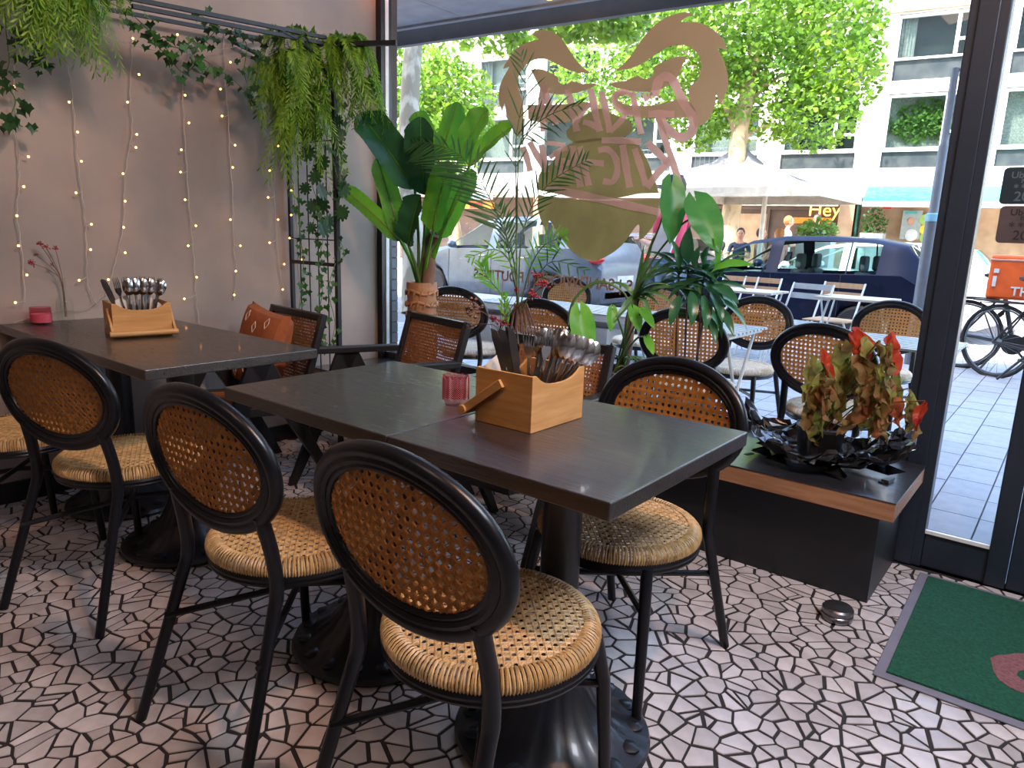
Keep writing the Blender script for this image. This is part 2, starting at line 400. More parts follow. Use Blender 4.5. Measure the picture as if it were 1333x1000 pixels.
o = rest.build('marble_tiles', 'marble', fl, smooth=False); o['kind'] = 'stuff'

struct(MB().box((WX - .15, -3.2, 0), (WX, 3.07, ZC)).build('wall_left', 'plaster', smooth=False))
struct(MB().box((WX, -3.2, 0), (WX + .018, 2.93, .085)).build('baseboard_left', 'black_paint', smooth=False))
struct(MB().box((2.2, -3.2, 0), (2.35, 3.07, ZC)).build('wall_right', 'plaster', smooth=False))
struct(MB().box((WX - .15, -3.35, 0), (2.35, -3.2, ZC)).build('wall_back', 'plaster', smooth=False))
struct(MB().box((WX - .15, -3.35, ZC), (2.35, 3.07, ZC + .2)).build('ceiling', 'ceiling', smooth=False))
# storeys above the cafe (out of frame): the mass that shades the terrace
struct(MB().box((-12, -9, ZC + .2), (9, 3.07, 10.8)).build('wall_front', 'render_grey', smooth=False))
struct(MB().box((2.35, 2.6, 0), (9, 3.07, ZC + .2)).build('wall_front', 'render_grey', smooth=False))
struct(MB().box((-12, 2.75, 0), (WX - .15, 3.07, ZC + .2)).build('wall_front', 'render_grey', smooth=False))
# grey brick pier outside the left end of the window
bs_ = MB().box((-.006, -.034, -.029), (.006, .034, .029)).mesh('brick', 'brick_grey', False)
pier2 = struct(MB().box((WX - .001, 3.0, 0), (WX + .010, 3.075, ZC)).build('wall_pier', 'render_grey', smooth=False))
for r in range(34):
    z = .035 + r * .068
    if z > 1.28: break
    inst(bs_, 'brick', pier2, Matrix.Translation((WX + .013, 3.037, z)))
# shop window: glazing, frame, posts
zb = .435
wn = thing('window_1', None, None); wn['kind'] = 'structure'
PXR = (-.425, -.300)    # wide black post between window and door light
MB().box((WX + .03, GY - .006, zb), (PXR[0], GY + .006, 3.1)).build('window_pane', 'pane', wn, smooth=False)
MB().box((WX, 2.92, 0), (WX + .045, 3.0, 3.15)).build('window_frame', 'black_paint', wn, smooth=False)
MB().box((WX + .045, 2.95, zb), (WX + .049, 2.975, 3.15)).build('glazing_bead', 'frame_white', wn, smooth=False)
MB().box((WX + .04, 2.945, .40), (PXR[0], 3.0, zb)).build('window_rail', 'black_paint', wn, smooth=False)
MB().box((WX, 2.92, 3.1), (2.2, 3.0, 3.2)).build('window_head', 'black_paint', wn, smooth=False)
MB().box((WX + .04, 2.945, 0), (PXR[0], 2.99, .40)).build('window_apron', 'black_paint', wn, smooth=False)
d1 = thing('door_1', None, None); d1['kind'] = 'structure'
MB().box((PXR[0] - .015, 2.935, 0), (PXR[1] - .02, 3.01, 3.15)).box((PXR[0] + .012, 2.925, 0), (PXR[1] - .05, 2.94, 3.15)).build('door_post', 'door_paint', d1, smooth=False, bevel=.004)
DX = -.115
pr = PY(1213, 700, 2.97); 
MB().box((PXR[1] - .02, 2.95, 0), (DX + .01, 3.0, .135)).build('door_rail', 'door_paint', d1, smooth=False, bevel=.003)
MB().box((PXR[1] - .02, 2.94, .135), (DX + .01, 2.955, .148)).build('door_bead', 'frame_white', d1, smooth=False)
MB().box((PXR[1] - .02, GY - .005, .135), (DX + .01, GY + .005, 3.1)).build('door_pane', 'pane', d1, smooth=False)
MB().box((DX, 2.935, 0), (-.052, 3.01, 3.15)).build('door_stile', 'door_paint', d1, smooth=False, bevel=.004)
MB().box((-.05, 2.945, 0), (.9, 3.0, .9)).box((-.05, 2.945, .9), (.06, 3.0, 3.1)).box((.8, 2.945, .9), (.9, 3.0, 3.1)).build('door_leaf', 'door_paint', d1, smooth=False, bevel=.004)
MB().box((.06, GY - .005, .9), (.8, GY + .005, 3.1)).build('leaf_pane', 'pane', d1, smooth=False)
MB().box((.9, 2.935, 0), (.98, 3.01, 3.15)).build('door_stile', 'door_paint', d1, smooth=False)
struct(MB().box((.98, 2.94, 0), (2.2, 3.05, 3.2)).build('wall_front', 'plaster', smooth=False))

# ------------------------------------------------------------------ bench under the window
bz = .40
b = thing('window_bench', 'long low black-topped bench with oak edge running under the shop window', 'bench', (0, 0, 0))
MB().box((WX + .02, 2.49, .0), (-.405, 2.93, bz - .066)).build('base', 'black_paint', b, smooth=False)
MB().box((WX + .02, 2.405, bz - .066), (-.352, 2.943, bz - .004)).build('edge_board', 'oak', b, smooth=False, bevel=.002)
MB().box((WX + .02, 2.403, bz - .004), (-.350, 2.944, bz)).build('top_board', 'bench_top', b, smooth=False)
p = PZ(975, 591, bz)
o = MB().box((-.008, -.022, 0), (.008, .022, .0012)).build('tape_strip', 'ink_black', smooth=False); o.location = (p.x, p.y, bz + .0005); o.rotation_euler.z = -.3
tag(o, 'short strip of black tape stuck on the bench top nearest the middle table', 'tape')
p = PZ(1155, 628, bz)
o = MB().box((-.013, -.02, 0), (.013, .02, .012)).box((-.009, .02, .002), (.009, .038, .010)).box((-.018, -.03, 0), (.0, -.014, .005)).build('cable_clip', 'plastic_pot', smooth=False, bevel=.002)
o.location = (p.x, p.y, bz + .0003); o.rotation_euler.z = -.25; tag(o, 'small black plastic clip lying at the right end of the window bench', 'clip')
p = PZ(1089, 806, 0)
ds = thing('door_stop', 'round dull metal door stop on the floor at the bench corner', 'door stop', (p.x, p.y, 0))
MB().lathe([(.034, .002), (.046, .004), (.048, .010), (.048, .022), (.045, .025)], 28).build('base', 'steel_dark', ds)
MB().lathe([(.045, .025), (.048, .028), (.048, .040), (.043, .046), (.0, .049)], 28).build('cap', 'steel_dark', ds)
# ------------------------------------------------------------------ door mat
m0 = PZ(1199, 747, 0); 
dm = thing('door_mat', 'green carpet doormat with grey rubber edge and pink emblem by the door', 'doormat', (m0.x + .01, m0.y - .82, 0), rad(1))
MB().box((0, 0, 0.0005), (1.25, .82, .006)).build('border', 'mat_edge', dm, smooth=False, bevel=.002)
MB().box((.03, .03, .005), (1.22, .79, .013)).build('pile', 'mat_green', dm, smooth=False, bevel=.002)
TT = dm.matrix_basis.inverted() if False else Matrix.Rotation(-rad(1), 4, 'Z') @ Matrix.Translation((-(m0.x + .01), -(m0.y - .82), 0))
def onmat(px, py): v = TT @ PZ(px, py, .0132); return (v.x, v.y)
emb = [onmat(*q) for q in [(1289, 857), (1300, 853), (1310, 853), (1320, 851), (1333, 851), (1345, 853), (1345, 868), (1333, 873), (1326, 874), (1323, 879), (1330, 885), (1345, 892), (1345, 912), (1333, 903), (1315, 896), (1300, 885), (1293, 874)]]
MB().prism(emb, .0016, T=Matrix.Translation((0, 0, .0128))).build('emblem', 'mat_pink', dm, smooth=False)

# ------------------------------------------------------------------ tables
LOBE = MB().ball((0, 0, 0), .028, 10, 0, (1.1, .85, .32)).mesh('base_lobe', 'cast_iron')
def pedestal(t, x, y, label=None):
    prof = [(.215, 0), (.232, .004), (.238, .014), (.232, .024), (.20, .034), (.165, .050), (.13, .075), (.10, .11), (.078, .15), (.062, .20), (.050, .25), (.046, .28), (.0, .285)]
    fan = lambda i, t_: 1 if i < 3 or i > 9 else 1 + .035 * (abs(sin(8 * t_)) ** .6 - .5) * (1 if 3 < i < 9 else .5)
    MB().lathe(prof, 96, (x, y, 0), mod=fan).build('pedestal_base', 'cast_iron', t)
    for k in range(16):
        a = 2 * pi * (k + .5) / 16
        inst(LOBE, 'base_lobe', t, TR((x + .192 * cos(a), y + .192 * sin(a), .035), a))
    MB().lathe([(.046, .26), (.046, .715), (0, .716)], 28, (x, y, 0)).build('column', 'cast_iron', t)
    MB().bar((x - .2, y, .72), (x + .2, y, .72), .05, .012).bar((x, y - .2, .72), (x, y + .2, .72), .05, .012).build('top_bracket', 'cast_iron', t, smooth=False)
def table(x0, x1, y0, y1, peds, label, m, nm='dining_table', th=.034):
    t = thing(nm, label, 'table', ((x0 + x1) / 2, (y0 + y1) / 2, 0))
    hx = (x1 - x0) / 2; hy = (y1 - y0) / 2
    MB().box((-hx, -hy, .76 - th), (hx, hy, .76)).build('tabletop', m, t, smooth=False, bevel=.003)
    for (x, y) in peds: pedestal(t, x - (x0 + x1) / 2, y - (y0 + y1) / 2)
    return t
table(-1.106, -.552, .965, 1.578, [(-.845, 1.262)], 'dark walnut square table nearest the door, under the bamboo cutlery box', 'walnut')
table(-1.768, -1.109, .965, 1.578, [(-1.47, 1.235)], 'dark walnut square table joined to the left of the box table, pink glass on it', 'walnut_grey')
table(WX + .003, -2.125, .915, 1.525, [(-2.50, 1.20), (-3.08, 1.22)], 'dark walnut table standing against the left wall under the string lights', 'walnut_grey')

# ------------------------------------------------------------------ cane weaving
def weave(mb, inside, surf, ext, p, w=.0034, th=.0013, mi=0):
    """six-way cane: inside(u,v) tells the panel outline, surf(u,v,h) maps to 3-D"""
    U, V = ext; d = .13 * p; fam = []
    nU = int(U / p) + 1; nV = int(V / p) + 1
    for j in range(-nV, nV + 1):
        for s in (-d, d): fam.append(((0, j * p + s), (1, 0), 0))
    for i in range(-nU, nU + 1):
        for s in (-d, d): fam.append(((i * p + s, 0), (0, 1), 1))
    q = .70710678; nd = int((U + V) / p) + 1
    for k in range(-nd, nd + 1):
        fam.append((((k + .5) * p / 2, -(k + .5) * p / 2), (q, q), 2)); fam.append((((k + .5) * p / 2, (k + .5) * p / 2), (q, -q), 3))
    R = U + V
    for (o, dr, kind) in fam:
        stp = p / 2 if kind < 2 else p * .70710678
        n = int(R / stp); run = []
        off = 0
        def flush():
            if len(run) >= 2:
                vs = []; base = len(run)
                nx, ny = -dr[1], dr[0]
                for (t, u, v, ph) in run:
                    h = (.0009 if (ph + kind) % 2 else -.0009) + (.0012 if kind >= 2 else 0)
                    vs.append(surf(u + nx * w / 2, v + ny * w / 2, h)); vs.append(surf(u, v, h + th)); vs.append(surf(u - nx * w / 2, v - ny * w / 2, h)); 
                fs = []
                for i in range(base - 1):
                    a = i * 3; b_ = a + 3
                    fs += [(a, a + 1, b_ + 1, b_), (a + 1, a + 2, b_ + 2, b_ + 1), (a + 2, a, b_, b_ + 2)]
                mb.add(vs, fs, mi)
        for i in range(-n, n + 1):
            t = i * stp; u = o[0] + dr[0] * t; v = o[1] + dr[1] * t
            if inside(u, v): run.append((t, u, v, i))
            elif run: flush(); run = []
        flush()
    return mb
def ell_ring(a, b_, n, fn):
    return [fn(a * cos(2 * pi * k / n), b_ * sin(2 * pi * k / n)) for k in range(n)]
# ------------------------------------------------------------------ bistro chair
def make_bistro():
    t = thing('bistro_chair', 'x', 'chair')
    HB, VB, ZB = .236, .172, .688
    lean = .17
    def bsurf(u, v, h): return Vector((u, -.245 - lean * v + .35 * (u * u) - .006 - h, ZB + v))
    # note: seat centre at the origin, front towards +y, the back leans away to -y
    mb = MB()
    ring = lambda f, dy: ell_ring(HB * f, VB * f, 56, lambda u, v: bsurf(u, v, dy))
    mb.tube(ell_ring(HB - .014, VB - .014, 56, lambda u, v: bsurf(u, v, 0)), .0155, 10, True, sx=1.0)
    mb.tube(ell_ring(HB - .030, VB - .030, 56, lambda u, v: bsurf(u, v, .003)), .0105, 8, True)
    mb.tube(ell_ring(HB - .030, VB - .030, 56, lambda u, v: bsurf(u, v, -.003)), .0105, 8, True)
    mb.tube(ell_ring(HB - .043, VB - .043, 56, lambda u, v: bsurf(u, v, .001)), .0080, 8, True)
    mb.build('back_frame', 'chair_black', t)
    a_, b_ = HB - .040, VB - .040
    weave(MB(), lambda u, v: (u / a_) ** 2 + (v / b_) ** 2 < 1, bsurf, (a_, b_), .0200, .0054, .0014).build('back_cane', 'cane', t)
    # seat
    SR = .214
    def ssurf(u, v, h):
        r = math.hypot(u, v) / SR; return Vector((u, v, .452 - .012 * r ** 4 + h))
    weave(MB(), lambda u, v: u * u + v * v < (SR - .018) ** 2, ssurf, (SR, SR), .0190, .0054, .0022).build('seat_weave', 'rattan', t)
    n = 204; vs = []; fs = []; mb = MB()
    prof = [(SR - .030, .4495), (SR - .018, .4520), (SR - .006, .4470), (SR + .002, .4380), (SR + .004, .4260), (SR, .4150)]
    for k in range(n):
        a0 = 2 * pi * k / n; a1 = 2 * pi * (k + .93) / n; am = (a0 + a1) / 2; sk = .012 * ((k % 3) - 1)
        vs = []
        for i, (r, z) in enumerate(prof):
            s_ = sk * (1 - i / 5) * 1.2
            for a, dr in ((a0, 0), (am, .0022 + .0006 * (k % 2)), (a1, 0)):
                rr = r + dr * (1 if i > 1 else .4); vs.append((rr * cos(a + s_), rr * sin(a + s_), z + (dr if i < 2 else 0)))
        mb.add(vs, [(i * 3 + j, i * 3 + j + 1, i * 3 + j + 4, i * 3 + j + 3)[::-1] for i in range(5) for j in range(2)])
    mb.build('seat_rim', 'rattan', t)
    mb = MB().tube([(cos(2 * pi * k / 48) * (SR - .008), sin(2 * pi * k / 48) * (SR - .008), .408) for k in range(48)], .0135, 8, True)
    mb.tube([(cos(2 * pi * k / 48) * (SR - .004), sin(2 * pi * k / 48) * (SR - .004), .396) for k in range(48)], .008, 8, True)
    mb.build('seat_frame', 'chair_black', t)
    for s in (-1, 1):
        top = bsurf(s * (HB - .078), -(VB - .070), 0)
        pts = [Vector((s * .158, -.213, .60)) * 0 + top, Vector((s * .165, -.205, .49)), Vector((s * .168, -.200, .405)), Vector((s * .173, -.222, .33)), Vector((s * .200, -.330, .0))]
        MB().tube(cr_spline(pts, 5), [.0165] * 11 + [.0165 - .0035 * k / 9 for k in range(10)], 10).build('leg', 'chair_black', t)
        MB().tube([(s * .165, .13, .405), (s * .178, .152, .30), (s * .190, .172, 0)], [.0155, .015, .0125], 10).build('leg', 'chair_black', t)
    MB().tube([(-.178, .152, .292), (0, 0, .30), (.180, -.262, .285 - .03)], .009, 8).build('stretcher', 'chair_black', t)
    MB().tube([(.178, .152, .292), (0, 0, .288), (-.180, -.262, .285 - .03)], .009, 8).build('stretcher', 'chair_black', t)
    return t
chairs_in = [((-.818, .986), .013, 'black oval-backed chair with woven seat, largest and nearest in the foreground', 'chairs at the dining tables'),
             ((-1.456, .975), .09, 'black oval-backed chair pushed under the middle table with the pink glass', 'chairs at the dining tables'),
             ((-2.367, .955), .33, 'black oval-backed chair at the open end of the wall table', 'chairs at the dining tables'),
             ((-.879, 1.587), 3.115, 'black oval-backed chair facing us beside the window bench', 'chairs at the dining tables'),
             ((-2.93, .80), .1, 'black oval-backed chair cut by the left edge, only its woven seat showing', 'chairs at the dining tables')]
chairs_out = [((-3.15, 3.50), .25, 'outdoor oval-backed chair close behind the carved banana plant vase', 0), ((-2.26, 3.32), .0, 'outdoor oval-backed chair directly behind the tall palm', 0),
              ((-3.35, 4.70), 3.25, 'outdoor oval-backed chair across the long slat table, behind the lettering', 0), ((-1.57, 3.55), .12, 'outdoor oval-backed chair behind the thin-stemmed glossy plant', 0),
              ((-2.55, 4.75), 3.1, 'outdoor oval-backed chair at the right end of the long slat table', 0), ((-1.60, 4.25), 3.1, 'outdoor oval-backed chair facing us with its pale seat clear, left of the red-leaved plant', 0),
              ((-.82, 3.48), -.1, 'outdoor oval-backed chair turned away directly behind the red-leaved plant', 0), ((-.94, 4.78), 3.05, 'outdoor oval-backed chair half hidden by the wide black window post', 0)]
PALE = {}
c0 = make_bistro()
for k, ((x, y), rz, lab, grp) in enumerate(chairs_in + chairs_out):
    c = c0 if k == 0 else copy_tree(c0)
    c.location = (x, y, 0); c.rotation_euler.z = rz; c['label'] = lab; c['group'] = grp or 'bistro chairs on the terrace'
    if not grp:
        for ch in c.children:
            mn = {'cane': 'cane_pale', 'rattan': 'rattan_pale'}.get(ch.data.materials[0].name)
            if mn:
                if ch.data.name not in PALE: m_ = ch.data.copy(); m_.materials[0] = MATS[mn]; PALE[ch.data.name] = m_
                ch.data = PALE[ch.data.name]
# ------------------------------------------------------------------ cane lounge armchairs with compass legs
def make_arm():
    t = thing('cane_armchair', 'x', 'armchair')
    mb = MB(); W = .27
    mb.box((-W + .03, .225, .385), (W - .03, .26, .425)).box((-W + .03, -.24, .345), (W - .03, -.205, .385))
    for s in (-1, 1): mb.bar((s * (W - .045), .245, .405), (s * (W - .045), -.225, .365), .035, .04)
    mb.build('seat_frame', 'dark_wood', t, smooth=False, bevel=.004)
    def ss(u, v, h): return Vector((u, v, .400 + (v - .01) * .085 + h - .004))
    weave(MB(), lambda u, v: abs(u) < W - .06 and abs(v) < .215, ss, (W, .22), .016, .0040, .0014).build('seat_cane', 'cane_brown', t)
    def bs(u, v, h): return Vector((u, -.235 - .30 * (v + .19) - h, .60 + v))
    mb = MB(); B = .245
    mb.bar(bs(-B, .185, 0), bs(B, .185, 0), .03, .03).bar(bs(-B, -.145, 0), bs(B, -.145, 0), .03, .03)
    for s in (-1, 1): mb.bar(bs(s * B, -.20, 0), bs(s * B, .20, 0), .032, .03, up=(0, 1, 0))
    mb.build('back_frame', 'dark_wood', t, smooth=False, bevel=.003)
    weave(MB(), lambda u, v: abs(u) < B - .010 and -.135 < v < .175, bs, (B, .18), .014, .0034, .0013).build('back_cane', 'cane_brown', t)
    for s in (-1, 1):
        MB().bar((s * .285, .215, .635), (s * .270, -.285, .62), .055, .030).build('arm', 'dark_wood', t, smooth=False, bevel=.005)
        # compass legs: two tapered blades meeting under the arm
        for y1, nm in ((.27, 'leg'), (-.36, 'leg')):
            a = Vector((s * .283, -.02, .615))
            poly = [(a.y - .055, a.z), (a.y + .055, a.z), (y1 + .018, 0), (y1 - .018, 0)]
            T = Matrix(((0, 0, 1, s * .283 - .014), (1, 0, 0, 0), (0, 1, 0, 0), (0, 0, 0, 1)))
            MB().prism(poly, .028, T=T).build(nm, 'dark_wood', t, smooth=False, bevel=.003)
    return t
a0 = make_arm()
for k, ((x, y), rz, lab) in enumerate([((-2.42, 2.02), 3.14 - .22, 'dark armchair with square cane back at the far side of the pink glass table'),
                                       ((-1.55, 1.88), 3.14 + .05, 'dark cane armchair half hidden behind the cutlery box and palm'),
                                       ((-2.99, 1.66), 3.14 - .12, 'dark cane armchair with a rust cushion at the far side of the wall table')]):
    c = a0 if k == 0 else copy_tree(a0)
    c.location = (x, y, 0); c.rotation_euler.z = rz; c['label'] = lab; c['group'] = 'cane armchairs'
def cushion(name, label, w, h, th, T, m, deco=None):
    t = thing(name, label, 'cushion')
    def fn(s):
        def g(a, b_):
            u = 2 * a - 1; v = 2 * b_ - 1; e = (1 - u ** 4) * (1 - v ** 4)
            k = 1 - .07 * (1 - abs(u) ** 2) * (abs(v) ** 3); k2 = 1 - .07 * (1 - abs(v) ** 2) * (abs(u) ** 3)
            return Vector((u * w / 2 * k2, v * h / 2 * k, s * th / 2 * max(e, 0) ** .42))
        return g
    mb = MB().grid(fn(1), 18, 18).grid(lambda a, b_: fn(-1)(1 - a, b_), 18, 18); mb.build('cover', m, t)
    if deco: deco(t, fn(1))
    t.matrix_basis = T; return t
def diamonds(t, f):
    for (cu, cv) in [(.25, .5), (.5, .25), (.5, .75), (.75, .5), (.5, .5), (.25, .15), (.75, .85), (.25, .85), (.75, .15)]:
        pts = [f(cu + a, cv + b_) + Vector((0, 0, .0008)) for a, b_ in [(0, .07), (.045, 0), (0, -.07), (-.045, 0)]]
        MB().tube(pts, .0022, 4, True).build('stitching', 'print_white', t)
def zigzag(t, f):
    for r in range(6):
        pts = [f(.06 + .88 * k / 24, .12 + r * .15 + (.05 if k % 2 else -.05)) + Vector((0, 0, .001)) for k in range(25)]
        MB().tube(pts, .0028, 4).build('zigzag_stripe', 'print_white', t)
A3 = Matrix.Translation((-2.99, 1.66, 0)) @ Matrix.Rotation(3.14 - .12, 4, 'Z')
cushion('throw_cushion', 'rust orange cushion with small diamond stitching leaning in the wall-table armchair', .42, .40, .13,
        A3 @ Matrix.Translation((.03, -.175, .615)) @ Matrix.Rotation(rad(90 + 14), 4, 'X') @ Matrix.Rotation(rad(180), 4, 'Y') @ Matrix.Rotation(rad(-5), 4, 'Z'), 'orange_fabric', diamonds)
A2 = Matrix.Translation((-1.55, 1.88, 0)) @ Matrix.Rotation(3.14 + .05, 4, 'Z')
cushion('seat_cushion', 'brown seat cushion with pale zigzag lines on the half-hidden cane armchair', .40, .40, .09,
        A2 @ Matrix.Translation((-.01, -.02, .452)) @ Matrix.Rotation(rad(4), 4, 'X'), 'zig_fabric', zigzag)
# ------------------------------------------------------------------ cutlery boxes
TZ = .7605
def depth(p): v = RC.T @ (np.array(p) - [0, 0, EYE]); return v[2]
def mpp(p): return depth(p) / F
def knife_m():
    mb = MB(); P = [(-.0095, 0), (.0095, 0), (.0085, .10), (.006, .112), (.0105, .125), (.0110, .18), (.0075, .205), (-.004, .214), (-.0075, .19), (-.006, .112), (-.0085, .10)]
    mb.prism(P, .003, T=Matrix(((1, 0, 0, 0), (0, 0, 1, -.0015), (0, 1, 0, 0), (0, 0, 0, 1)))); return mb.mesh('knife', 'steel_dark', False)
def spoon_m():
    mb = MB(); mb.tube([(0, 0, 0), (0, .001, .06), (0, -.002, .12), (0, .0, .145)], [.0085, .006, .0035, .004], 8, sx=.35)
    def g(u, v):
        a = u * 2 * pi; r = v; return Vector((.0215 * r * sin(a), -.010 * (1 - r * r) + .001, .175 - .033 * r * cos(a)))
    mb.grid(g, 18, 4); mb.grid(lambda u, v: g(1 - u, v) + Vector((0, -.0014, 0)), 18, 4); return mb.mesh('spoon', 'steel', True)
def fork_m():
    mb = MB(); mb.tube([(0, 0, 0), (0, .001, .06), (0, -.002, .12), (0, 0, .142)], [.0085, .006, .0035, .004], 8, sx=.35)
    P = [(-.003, .138), (.003, .138), (.0115, .158), (.0118, .172), (-.0118, .172), (-.0115, .158)]
    Tm = Matrix(((1, 0, 0, 0), (0, 0, 1, -.001), (0, 1, 0, 0), (0, 0, 0, 1)))
    mb.prism(P, .002, T=Tm)
    for k in range(4): mb.tube([(-.0098 + .0065 * k, -.0005, .170), (-.0096 + .0064 * k, .004, .190), (-.0092 + .0061 * k, .001, .212)], [.0021, .0019, .0009], 5, sx=.7)
    return mb.mesh('fork', 'steel', True)
CUT = {'knife': knife_m(), 'spoon': spoon_m(), 'fork': fork_m()}
SPB = [0]
CL = []
def sp_of(v): return SPB[0] + v
def cutlery_box(loc, rz, side, label, where, items, seed):
    t = thing('cutlery_box', label, 'box', loc, rz); L, W, H, th = .205, .165, .128, .007
    T90 = lambda x: Matrix(((0, 0, 1, x), (1, 0, 0, 0), (0, 1, 0, 0), (0, 0, 0, 1)))
    top = [(L / 2 - .0, H)] + [(L / 2 * (1 - k / 6) * .86, H - .026 * (1 - ((1 - k / 6)) ** 3)) for k in range(0, 7)] + [(-L / 2 * (k / 6) * .86, H - .026 * (1 - (k / 6) ** 3)) for k in range(1, 7)] + [(-L / 2, H)]
    poly = [(-L / 2, 0), (L / 2, 0)] + top
    for x in (-W / 2, W / 2 - th): MB().prism(poly, th, T=T90(x)).build('long_side', 'bamboo', t, smooth=False, bevel=.001)
    for y in (-L / 2, L / 2 - th): MB().box((-W / 2 + th, y, 0), (W / 2 - th, y + th, H)).build('end_side', 'bamboo', t, smooth=False, bevel=.001)
    MB().box((-W / 2 + th, -L / 2 + th, .002), (W / 2 - th, L / 2 - th, .009)).build('bottom', 'bamboo', t, smooth=False)
    h = MB(); ex, ez = side * (W / 2 + .018), .017
    if side < 0: ex, ez = -(W / 2 + .030), .022
    h.tube([(ex, -L / 2 - .016, ez), (ex, L / 2 + .016, ez)], .0115, 14)
    for y in (-L / 2 - .006, L / 2 + .006): h.bar((0 if side < 0 else side * .03, y, H * .82), (ex, y, ez), .008, .020, up=(0, 1, 0)) if False else h.bar((0 if side < 0 else side * .03, y, H * .80), (ex, y, ez), .020, .009, up=(0, 1, 0))
    h.build('handle', 'bamboo', t, bevel=.001)
    random.seed(seed); R = Matrix.Translation(loc) @ Matrix.Rotation(rz, 4, 'Z')
    for (kd, x, y, tx, ty, sp) in items:
        o = bpy.data.objects.new(kd, CUT[kd]); COL.objects.link(o)
        sp = sp_of(sp); base = Vector((x * .45, y * .55, .012)); tip = Vector((x + tx, y + ty, .20)); z = (tip - base).normalized()
        xx = Vector((cos(sp), sin(sp), 0)); yy = z.cross(xx).normalized(); xx = yy.cross(z)
        o.matrix_world = R @ Matrix(((xx.x, yy.x, z.x, base.x), (xx.y, yy.y, z.y, base.y), (xx.z, yy.z, z.z, base.z), (0, 0, 0, 1)))
        CL.append((kd, where, o, R @ tip))
    return t
random.seed(11)
items = []
for k in range(5): items.append(('knife', -.045 + .012 * k, -.05 + .025 * (k % 2), -.03 + .02 * random.random(), -.01, random.uniform(-.5, .4)))
for k in range(4): items.append(('fork', -.01 + .012 * k, -.03 + .04 * (k % 2), random.uniform(-.02, .02), -.01, random.uniform(-.4, .4)))
for k in range(4): items.append(('spoon', .00 + .010 * k, .01 + .02 * k, random.uniform(-.01, .03), .01, random.uniform(-.4, .4)))
for k in range(6): items.append(('spoon', .035 + .004 * k, .03 + .008 * k, .025 + .006 * k, .012 * k, random.uniform(-.5, .3)))
items += [('knife', .012, .0, .0, .02, -.1), ('knife', .03, .02, .01, .03, .1), ('fork', .03, .055, .01, .02, 0), ('fork', -.005, .05, -.01, .03, .2)]
SPB[0] = .68
cutlery_box((-.980, 1.300, TZ), 0, -1, 'bamboo cutlery box with folded-down handle on the table nearest the door', 'front cutlery box', items, 1)
items3 = []
for k in range(6): items3.append(('fork', .0 + .008 * (k % 3), -.045 + .022 * k, .0, -.02 + .008 * k, 1.57 + random.uniform(-.5, .5)))
for k in range(4): items3.append(('spoon', .015, -.03 + .025 * k, .015, .0, 1.57 + random.uniform(-.3, .3)))
items3 += [('knife', .01, -.075, .0, -.035, 1.2), ('knife', -.015, -.07, -.01, -.03, 1.4), ('spoon', .01, .07, .01, .02, 1.4), ('spoon', -.02, .075, .0, .02, 1.8)]
SPB[0] = -.19
cutlery_box((-2.845, 1.215, TZ), -.2, 1, 'bamboo cutlery box with scooped front on the wall table', 'wall-table cutlery box', items3, 2)
NW = ['leftmost', 'second', 'third', 'fourth', 'fifth', 'sixth', 'seventh', 'eighth', 'ninth', 'tenth', 'eleventh']
for wh in ('front cutlery box', 'wall-table cutlery box'):
    for kd in ('knife', 'spoon', 'fork'):
        L_ = [c_ for c_ in CL if c_[0] == kd and c_[1] == wh]
        def pxx(c_): v = RC.T @ (np.array(c_[3]) - [0, 0, EYE]); return v[0] / v[2]
        L_.sort(key=pxx); nm_ = {'knife': 'dark steel knife', 'spoon': 'shiny steel spoon', 'fork': 'shiny steel fork'}[kd]
        for i_, c_ in enumerate(L_):
            w_ = 'rightmost ' + nm_ if i_ == len(L_) - 1 else ('leftmost ' + nm_ if i_ == 0 else NW[i_] + ' ' + nm_ + ' from the left')
            tag(c_[2], w_ + ' in the ' + wh, kd, kd + ' heads in the ' + wh)
def napkin(loc, rz, label, T):
    mb = MB()
    for k in range(3):
        a = .02 * k; mb.add([(-.05 - a / 3, .001 * k, 0), (.05, .001 * k + .002, 0), (.052, .001 * k + .006, .08), (.0, .004 + .002 * k, .135 - a), (-.05, .001 * k, .10)], [(0, 1, 2, 3, 4)])
    o = mb.build('paper_napkin', 'paper', smooth=False, solid=.0008); o.matrix_world = Matrix.Translation(loc) @ Matrix.Rotation(rz, 4, 'Z') @ T; return tag(o, label, 'napkin')
napkin((-1.045, 1.285, TZ + .02), rad(60), 'crumpled white paper napkin sticking out of the front cutlery box', Matrix.Rotation(rad(-14), 4, 'X'))
napkin((-2.86, 1.165, TZ + .02), rad(80), 'white paper napkin at the left end of the wall-table cutlery box', Matrix.Rotation(rad(10), 4, 'Y'))
napkin((-2.85, 1.275, TZ + .02), rad(75), 'white paper napkin at the right end of the wall-table cutlery box', Matrix.Rotation(rad(-8), 4, 'Y'))
